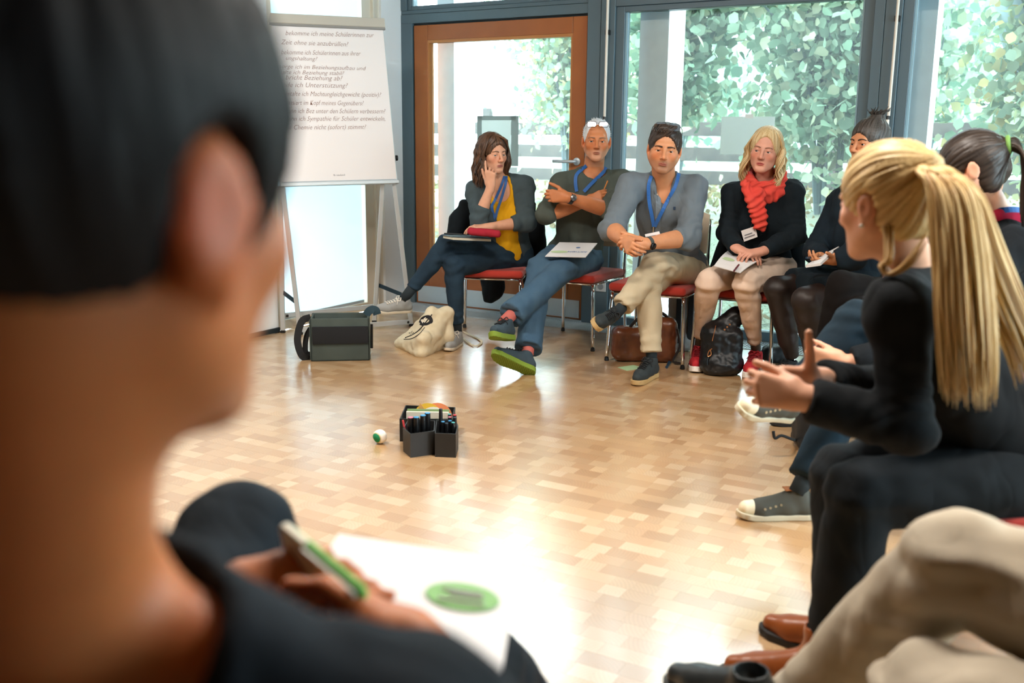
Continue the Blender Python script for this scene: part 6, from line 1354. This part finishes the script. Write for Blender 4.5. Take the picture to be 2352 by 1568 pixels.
# ---------------------------------------------------------------- dark ponytail, jeans, canvas shoes
P = Person('woman with dark ponytail, pink collar and dark jeans, hugging her crossed knee', dict(pel=np.array([1.58, 3.42, .52]), shR=at(2300, 545, 3.60), shL=at(2330, 575, 3.22), nk=at(2290, 500, 3.40), elR=at(2130, 745, 3.52), wrR=at(1935, 770, 3.26), elL=at(2150, 790, 3.0), wrL=at(1938, 835, 3.0),
    hipR=np.array([1.55, 3.53, .5]), hipL=np.array([1.55, 3.33, .5]), knL=at(1972, 742, 3.12), anL=at(1835, 925, 3.10), knR=at(1955, 900, 3.32), anR=at(1855, 1120, 3.22)), 1.0, hs=.97, fem=True)
feet(P, R=('cap', fl(1872, 1188), fl(1706, 1190), (0, 0, 1), 1.0), L=('cap', at(1815, 958, 3.17), at(1702, 950, 3.04), (.15, -.50, .85), 1.0))
h = Head(at(2226, 390, 3.32), (-.86, .42, -.16), (.08, 0, 1), .98)
P.skin(h, [dict(wr=P.J['wrR'], f=(-.85, -.25, -.45), n=(.15, -.9, -.5), side='R', sc=.95, curls=[(.55, .8, .4)] * 4, thumb=(.3, .9, .3)), dict(wr=P.J['wrL'], f=(-.8, .35, .1), n=(.3, .9, .1), side='L', sc=.95, curls=[(.6, .9, .5)] * 4, thumb=(.3, .9, .3))], colf=head_col(h, 'fair', 'b0605a', .4), arm=.9, neckr=.05, h=.0055)
eyes(h, P.o, (0, 1, 0), '3a2a22', '2a1f1a', .0026); lens('JN', P)
P.top('black_top', cloth('black_cotton', '0c1116', '121a20'), .008, (1, .9), carve=[(ell(P.J['nk'] + P.up * .03, (.09, .09, .06), P.M), .01)], seed=81)
P.trousers('jeans', cloth('navy_denim', '14242f', '1c3240'), (.90, .93), (.09, .074, .062, .058), seed=83)
for q in 'LR': P.sock(q, mat('dark_sock', '1f2a30', .9), .033, .80)
put_shoes(P)
S = SDF(P.J['nk'] - .17, P.J['nk'] + .17, .006); nk = P.J['nk']
for a, b in zip(*(lambda r: (r, r[1:]))([nk + P.rx * .085 * math.cos(t) + P.fw * (.085 * math.sin(t) + .01) + P.up * (.0 - .05 * max(0, math.sin(t)) + .01) for t in np.linspace(0, 6.283, 17)])): S.add(cap(a, b, .026), .015)
smesh('pink_collar', S, cloth('raspberry_fleece', 'c02848', 'b02040'), P.o, disp=lambda V, N: .004 * vnoise(V * 25, 3))
lp = spline([nk + P.rx * -.05 + P.fw * -.06 + P.up * .05, nk + P.rx * -.10 + P.up * .035, nk + P.rx * -.085 + P.fw * .09 - P.up * .03, nk + P.rx * -.04 + P.fw * .15 - P.up * .15], 6); V, Fc = ribbon(lp, nrmz(-P.rx + P.up * .5), .02, .002); P.part(pmesh('lanyard', V, Fc, M_LAN))
tie = (0, -.118, .062); S = scalp(h, .011, ((0, .118, -.05), (.068, .085, .110)), low=-.085, extra=[(h.k((0, -.06, .04), (0, -.112, .06), .06, .022), .03), (h.e((0, -.05, -.04), (.060, .05, .055)), .03)])
for sx in (-1, 1): S.sub(ell(h.p(sx * .084, -.006, -.014), (.020, .022, .036)), .01); g = np.random.default_rng(9); T = []
for i in range(110):
    a = g.uniform(0, 6.28); q = np.sqrt(g.uniform(0, 1)); o1, o2 = q * math.cos(a), q * math.sin(a); L = g.uniform(.8, 1.1)
    T.append((spline([h.p(o1 * .012, -.112, .064 + o2 * .012), h.p(o1 * .026, -.15, .055 + o2 * .02), h.p(o1 * .034, -.178 + o2 * .02, -.02), h.p(o1 * .034, -.175 + o2 * .025, -.10 * L), h.p(o1 * .02, -.16 + o2 * .02, -.20 * L)], 4), [.006] * 13 + [.005, .004, .003, .0015]))
hair_mesh(P, 'hair', S, '453a34', '14100e', pole=tie, tubes=T, seed=82, freq=16)
P.part(MB().tube([h.p(.027 * math.cos(t), -.122, .063 + .027 * math.sin(t)) for t in np.linspace(0, 6.283, 15)], .0075, 8).build('hair_tie', mat('green_elastic', '6f9a4a', .7), None, 'all'))

# ---------------------------------------------------------------- blond ponytail woman
P = Person('woman with a long blond ponytail in black, leaning forward with hands clasped', dict(pel=np.array([1.17, 2.24, .53]), shL=at(2062, 712, 2.0), shR=at(2140, 672, 2.36), nk=at(2092, 640, 2.2), elL=at(2085, 985, 1.95), wrL=at(1842, 912, 1.99), elR=at(2075, 905, 2.33), wrR=at(1872, 872, 2.10),
    hipL=np.array([1.13, 2.13, .5]), hipR=np.array([1.13, 2.35, .5]), knL=at(1975, 1130, 2.06), anL=at(1915, 1500, 2.09), knR=at(1934, 1092, 2.26), anR=at(1928, 1440, 2.26)), .98, hs=1.0, fem=True)
h = Head(at(2036, 468, 2.13), (-.50, .85, -.14), (-.06, .02, 1), 1.0)
P.skin(h, [dict(wr=P.J['wrL'], f=(-.90, .25, .12), n=(.25, .9, -.2), side='L', sc=.98, curls=[(.75, 1.1, .6), (.85, 1.1, .6), (.9, 1.1, .6), (.95, 1.1, .6)], thumb=(.45, .8, .5), tcurl=.5), dict(wr=P.J['wrR'], f=(-.93, -.34, .0), n=(.2, -.9, -.1), side='R', sc=.98, curls=[(.75, 1.1, .6), (.85, 1.1, .6), (.9, 1.1, .6), (.95, 1.1, .6)], thumb=(.95, .22, .1), tcurl=.05)], h=.0042, colf=head_col(h, 'fair', 'b0605a', .4), arm=.92, neckr=.05)
eyes(h, P.o, (0, 1, 0), '5a6a70', '8a6a4a', .002); lens('BL', P)
P.top('black_sweater', cloth('black_jersey', '090d11', '0d1318'), .010, (1, {'L': .92, 'R': .9}), carve=[(ell(P.J['nk'] + P.up * .045 + P.fw * .02, (.075, .075, .05), P.M), .01)], seed=91, rip=.006)
P.trousers('black_trousers', cloth('black_twill', '11161a', '171e23'), (.97, .97), (.094, .072, .066, .064), seed=93, rip=.004)
shoe(P, 'brown', np.array([.86, 2.20, 0]), np.array([.645, 2.385, 0]), (0, 0, 1), 1.03); shoe(P, 'brown', np.array([.77, 2.075, 0]), np.array([.50, 2.16, 0]), (0, 0, 1), 1.05)
P.part(MB().lathe([(.001, 0), (.004, .001), (.0055, .004), (.004, .008), (.001, .009)], 12, Matrix.Translation(h.p(-.0865, -.004, -.045))).build('earring', mat('pearl', 'f0eae2', .2), None, 'all'))
tie = np.array((0, -.108, .066)); S = scalp(h, .013, ((0, .118, -.05), (.070, .082, .108)), low=-.078, extra=[(h.k((0, -.05, .05), tuple(tie), .062, .026), .03), (h.e((0, -.052, -.035), (.062, .052, .055)), .03)], hres=.004)
g = np.random.default_rng(10); T = []
# main fall of the ponytail (in the room, behind her shoulder) and a side bundle blown to the right
c0 = h.p(*tie)
mainp = [c0, at(2150, 395, 2.0), at(2185, 440, 1.96), at(2205, 560, 1.93), at(2215, 700, 1.90), at(2222, 830, 1.88), at(2226, 925, 1.87)]
sidep = [c0, at(2155, 390, 2.0), at(2215, 450, 1.98), at(2262, 580, 1.95), at(2310, 700, 1.93), at(2352, 800, 1.92), at(2375, 890, 1.91)]
def bundle(path, n, w, sd):
    g = np.random.default_rng(sd); out = []
    for i in range(n):
        a = g.uniform(0, 6.28); q = math.sqrt(g.uniform(0, 1)); L = g.uniform(.86, 1.03); ph = g.uniform(0, 6.28); pts = []
        for k_, p in enumerate(path):
            ww = w[k_] * q; pts.append(p + np.array([math.cos(a), .75 * math.sin(a), .15 * math.sin(a)]) * ww + np.array([math.sin(ph + k_ * 1.7), math.cos(ph + k_ * 1.3), 0]) * .004)
        pts = spline(pts, 5); m = max(8, int(len(pts) * L)); pts = pts[:m]; r0 = g.uniform(.0022, .0042); out.append((pts, [r0 * (1 if k_ < m - 8 else (m - k_) / 8.5) for k_ in range(m)]))
    return out
T += bundle(mainp, 330, (.018, .034, .044, .052, .056, .056, .052), 1); T += bundle(sidep, 150, (.018, .03, .038, .042, .044, .042, .04), 2)
T += bundle([h.p(-.070, -.055, -.045), at(2042, 592, 2.0), at(2028, 610, 2.0), at(2046, 628, 1.99), at(2090, 600, 1.97), at(2140, 520, 1.95)], 16, (.006, .007, .008, .009, .010, .014), 3)
for sx in (-1, 1): S.sub(ell(h.p(sx * .084, -.010, -.010), (.020, .024, .040)), .01)
hair_mesh(P, 'hair', S, 'e8cc94', 'a8824c', pole=tuple(tie), tubes=T, seed=92, freq=17, amp=.003)
P.part(MB().tube([h.p(.024 * math.cos(t), -.110 + .004 * math.sin(t), .066 + .026 * math.sin(t)) for t in np.linspace(0, 6.283, 15)], .006, 8).build('hair_tie', mat('blond_elastic', 'c9a878', .5), None, 'all'))

# ---------------------------------------------------------------- beige trousers, bottom right
P = Person('person in beige trousers with crossed legs at the bottom right edge', dict(pel=np.array([.95, 1.06, .53]), shL=np.array([.86, .86, 1.0]), shR=np.array([1.22, 1.08, 1.0]), nk=np.array([1.05, .96, 1.06]), elL=np.array([.78, .98, .74]), wrL=np.array([.82, 1.22, .70]), elR=np.array([1.25, 1.28, .74]), wrR=at(2390, 1300, 1.38),
    hipR=np.array([1.0, 1.12, .53]), hipL=np.array([.88, 1.0, .5]), knR=at(2205, 1290, 1.42), anR=at(1805, 1640, 1.66), knL=at(2130, 1610, 1.32), anL=np.array([.55, 1.36, .12])), 1.02, hs=1.0)
h = Head(np.array([1.03, 1.0, 1.22]), (-.6, .8, -.1), (0, 0, 1), 1.0)
P.skin(h, [dict(wr=P.J['wrL'], f=(-.3, .9, 0), n=(0, 0, -1), side='L', curl=(.3, .4, .3)), dict(wr=P.J['wrR'], f=(-.5, .8, -.1), n=(-.2, 0, -1), side='R', curl=(.3, .4, .3))], h=.008, colf=head_col(h, 'warm')); eyes(h, P.o); lens('BG', P)
P.top('dark_jumper', cloth('charcoal_wool', '23282c', '2a3034'), .01, (1, .92), h=.009)
P.trousers('beige_trousers', cloth('sand_chino', 'b5aa98', 'aa9e8a'), (.93, .95), (.10, .080, .064, .060), seed=103, rip=.008)
for q in 'LR': P.sock(q, mat('dark_sock', '1f2a30', .9), .033, .80)
shoe(P, 'boot', at(1802, 1690, 1.60), at(1580, 1592, 1.78), (.1, -.25, .9), 1.05); shoe(P, 'boot', np.array([.56, 1.30, 0]), np.array([.42, 1.53, 0]), (0, 0, 1), 1.05)
hair_mesh(P, 'hair', scalp(h, .012, low=-.06, hres=.006), '4a3a30', '1c1410', seed=104)

# ---------------------------------------------------------------- foreground person
P = Person('person in the foreground seen from behind, short dark hair, dark navy top, out of focus', dict(pel=np.array([-.27, .74, .52]), shR=np.array([-.065, .53, .885]), shL=np.array([-.46, .57, .90]), nk=np.array([-.262, .52, 1.01]), elR=np.array([.06, .70, .68]), wrR=at(940, 1462, .85), elL=np.array([-.50, .80, .68]), wrL=at(525, 1362, .93),
    hipL=np.array([-.35, .78, .56]), hipR=np.array([-.18, .77, .52]), knL=at(548, 1252, 1.25), anL=at(610, 1720, 1.36), knR=at(1085, 1560, 1.32), anR=np.array([.09, 1.72, .11])), 1.0, hs=1.02)
h = Head(np.array([-.196, .462, 1.222]), (.36, .92, -.12), (.05, .08, 1), 1.03)
P.skin(h, [dict(wr=P.J['wrR'], f=(-.86, .42, .30), n=(-.45, -.30, -.80), side='R', sc=1.0, curls=[(.45, .9, .5), (.55, .9, .5), (.6, .9, .5), (.65, .9, .5)], thumb=(.2, .9, .5)), dict(wr=P.J['wrL'], f=(.95, .15, .16), n=(.3, .6, -.7), side='L', sc=1.0, curls=[(.05, .2, .1), (.35, .6, .3), (.5, .7, .3), (.6, .8, .3)], thumb=(.35, .9, .1))], h=.0055, colf=head_col(h, 'deep', blush=.2, ear=.75), mat_=M_SKIN2, neckr=.056)  # ear tinted extra red, partly for light shining through it
eyes(h, P.o); lens('FG', P)
bk = -P.fw
P.top('navy_top', cloth('dark_navy_jersey', '091219', '0d1a24'), .006, (1, .55), carve=[(ell(P.J['nk'] + bk * .05 + P.rx * .0 + P.up * .01, (.116, .12, .09), P.M), .012)], seed=111)
P.trousers('dark_trousers', cloth('dark_navy_twill', '0a151d', '0e1e29'), (.92, .95), (.098, .082, .06, .056), seed=113, rip=.004)
for q in 'LR': P.sock(q, mat('dark_sock', '1f2a30', .9), .033, .80)
shoe(P, 'tan', np.array([.075, 1.70, 0]), np.array([.145, 1.95, 0]), (0, 0, 1), 1.0); a = P.J['anL'] * (1, 1, 0); shoe(P, 'tan', a + (0, -.05, 0), a + (.04, .2, 0), (0, 0, 1), 1.0)
S = scalp(h, .016, ((0, .125, -.055), (.085, .095, .110)), low=-.052, hres=.004)
for sx in (-1, 1): S.sub(ell(h.p(sx * .085, -.012, -.012), (.022, .03, .045)), .01)
hair_mesh(P, 'hair', S, '141214', '070708', pole=(0, -.04, .14), seed=112, amp=.002, m=M_HAIRD)
FC = [fl(778, 1226, .735), fl(1196, 1290, .72), fl(1152, 1545, .72)]; FC.append(FC[0] + FC[2] - FC[1]); FC = [FC[0], FC[1], FC[2], FC[3]]
n_ = np.array([0, 0, 1.]); o = sheet('booklet', FC, M_PAPER, 'white booklet with a green oval on the lap of the person in the foreground', 'booklet', .004)
ov = oval(o, fl(1062, 1372, .724), .0445, .034, nrmz(FC[1] - FC[0]), nrmz(FC[2] - FC[1]), mat('print_green', '86b878', .8))
for dx, dy, ln in ((-.002, .014, .05), (.004, .005, .042), (0, -.011, .056)):
    c = fl(1062, 1372, .727) + nrmz(FC[1] - FC[0]) * dx - nrmz(FC[2] - FC[1]) * dy; keep(beam(c - nrmz(FC[1] - FC[0]) * ln / 2, c + nrmz(FC[1] - FC[0]) * ln / 2, .004, .0006).build('printed_line', M_PAPER), o)
a, b = at(672, 1262, .97), at(836, 1405, .86); d = nrmz(b - a); v_ = nrmz(CAM - a); s_ = nrmz(np.cross(d, v_)); z_ = np.cross(s_, d); x2 = nrmz(s_ * .5 + z_ * -.86); y2 = d; z2 = np.cross(x2, y2); c = (a + b) / 2 ; ln = float(np.linalg.norm(b - a)) / 2 + .006
MP = Matrix(((x2[0], y2[0], z2[0], c[0]), (x2[1], y2[1], z2[1], c[1]), (x2[2], y2[2], z2[2], c[2]), (0, 0, 0, 1)))
e = empty('phone', c); keep(MB().box((-.030, -ln, -.007), (.030, ln, .007), MP, .008, 3).build('green_case', mat('green_silicone', '5fb040', .5), None, True), e); keep(MB().box((-.027, -ln + .004, .0065), (.027, ln - .004, .0085), MP, .002).build('screen', mat('pale_screen', 'f4fbf4', .2)), e); keep(MB().box((-.031, -ln - .001, -.004), (-.022, -ln + .05, .0078), MP, .003).build('pale_edge', mat('cream_plastic', 'e9e4cf', .5)), e)
tag(e, 'phone in a green case held by the person in the foreground', 'phone')
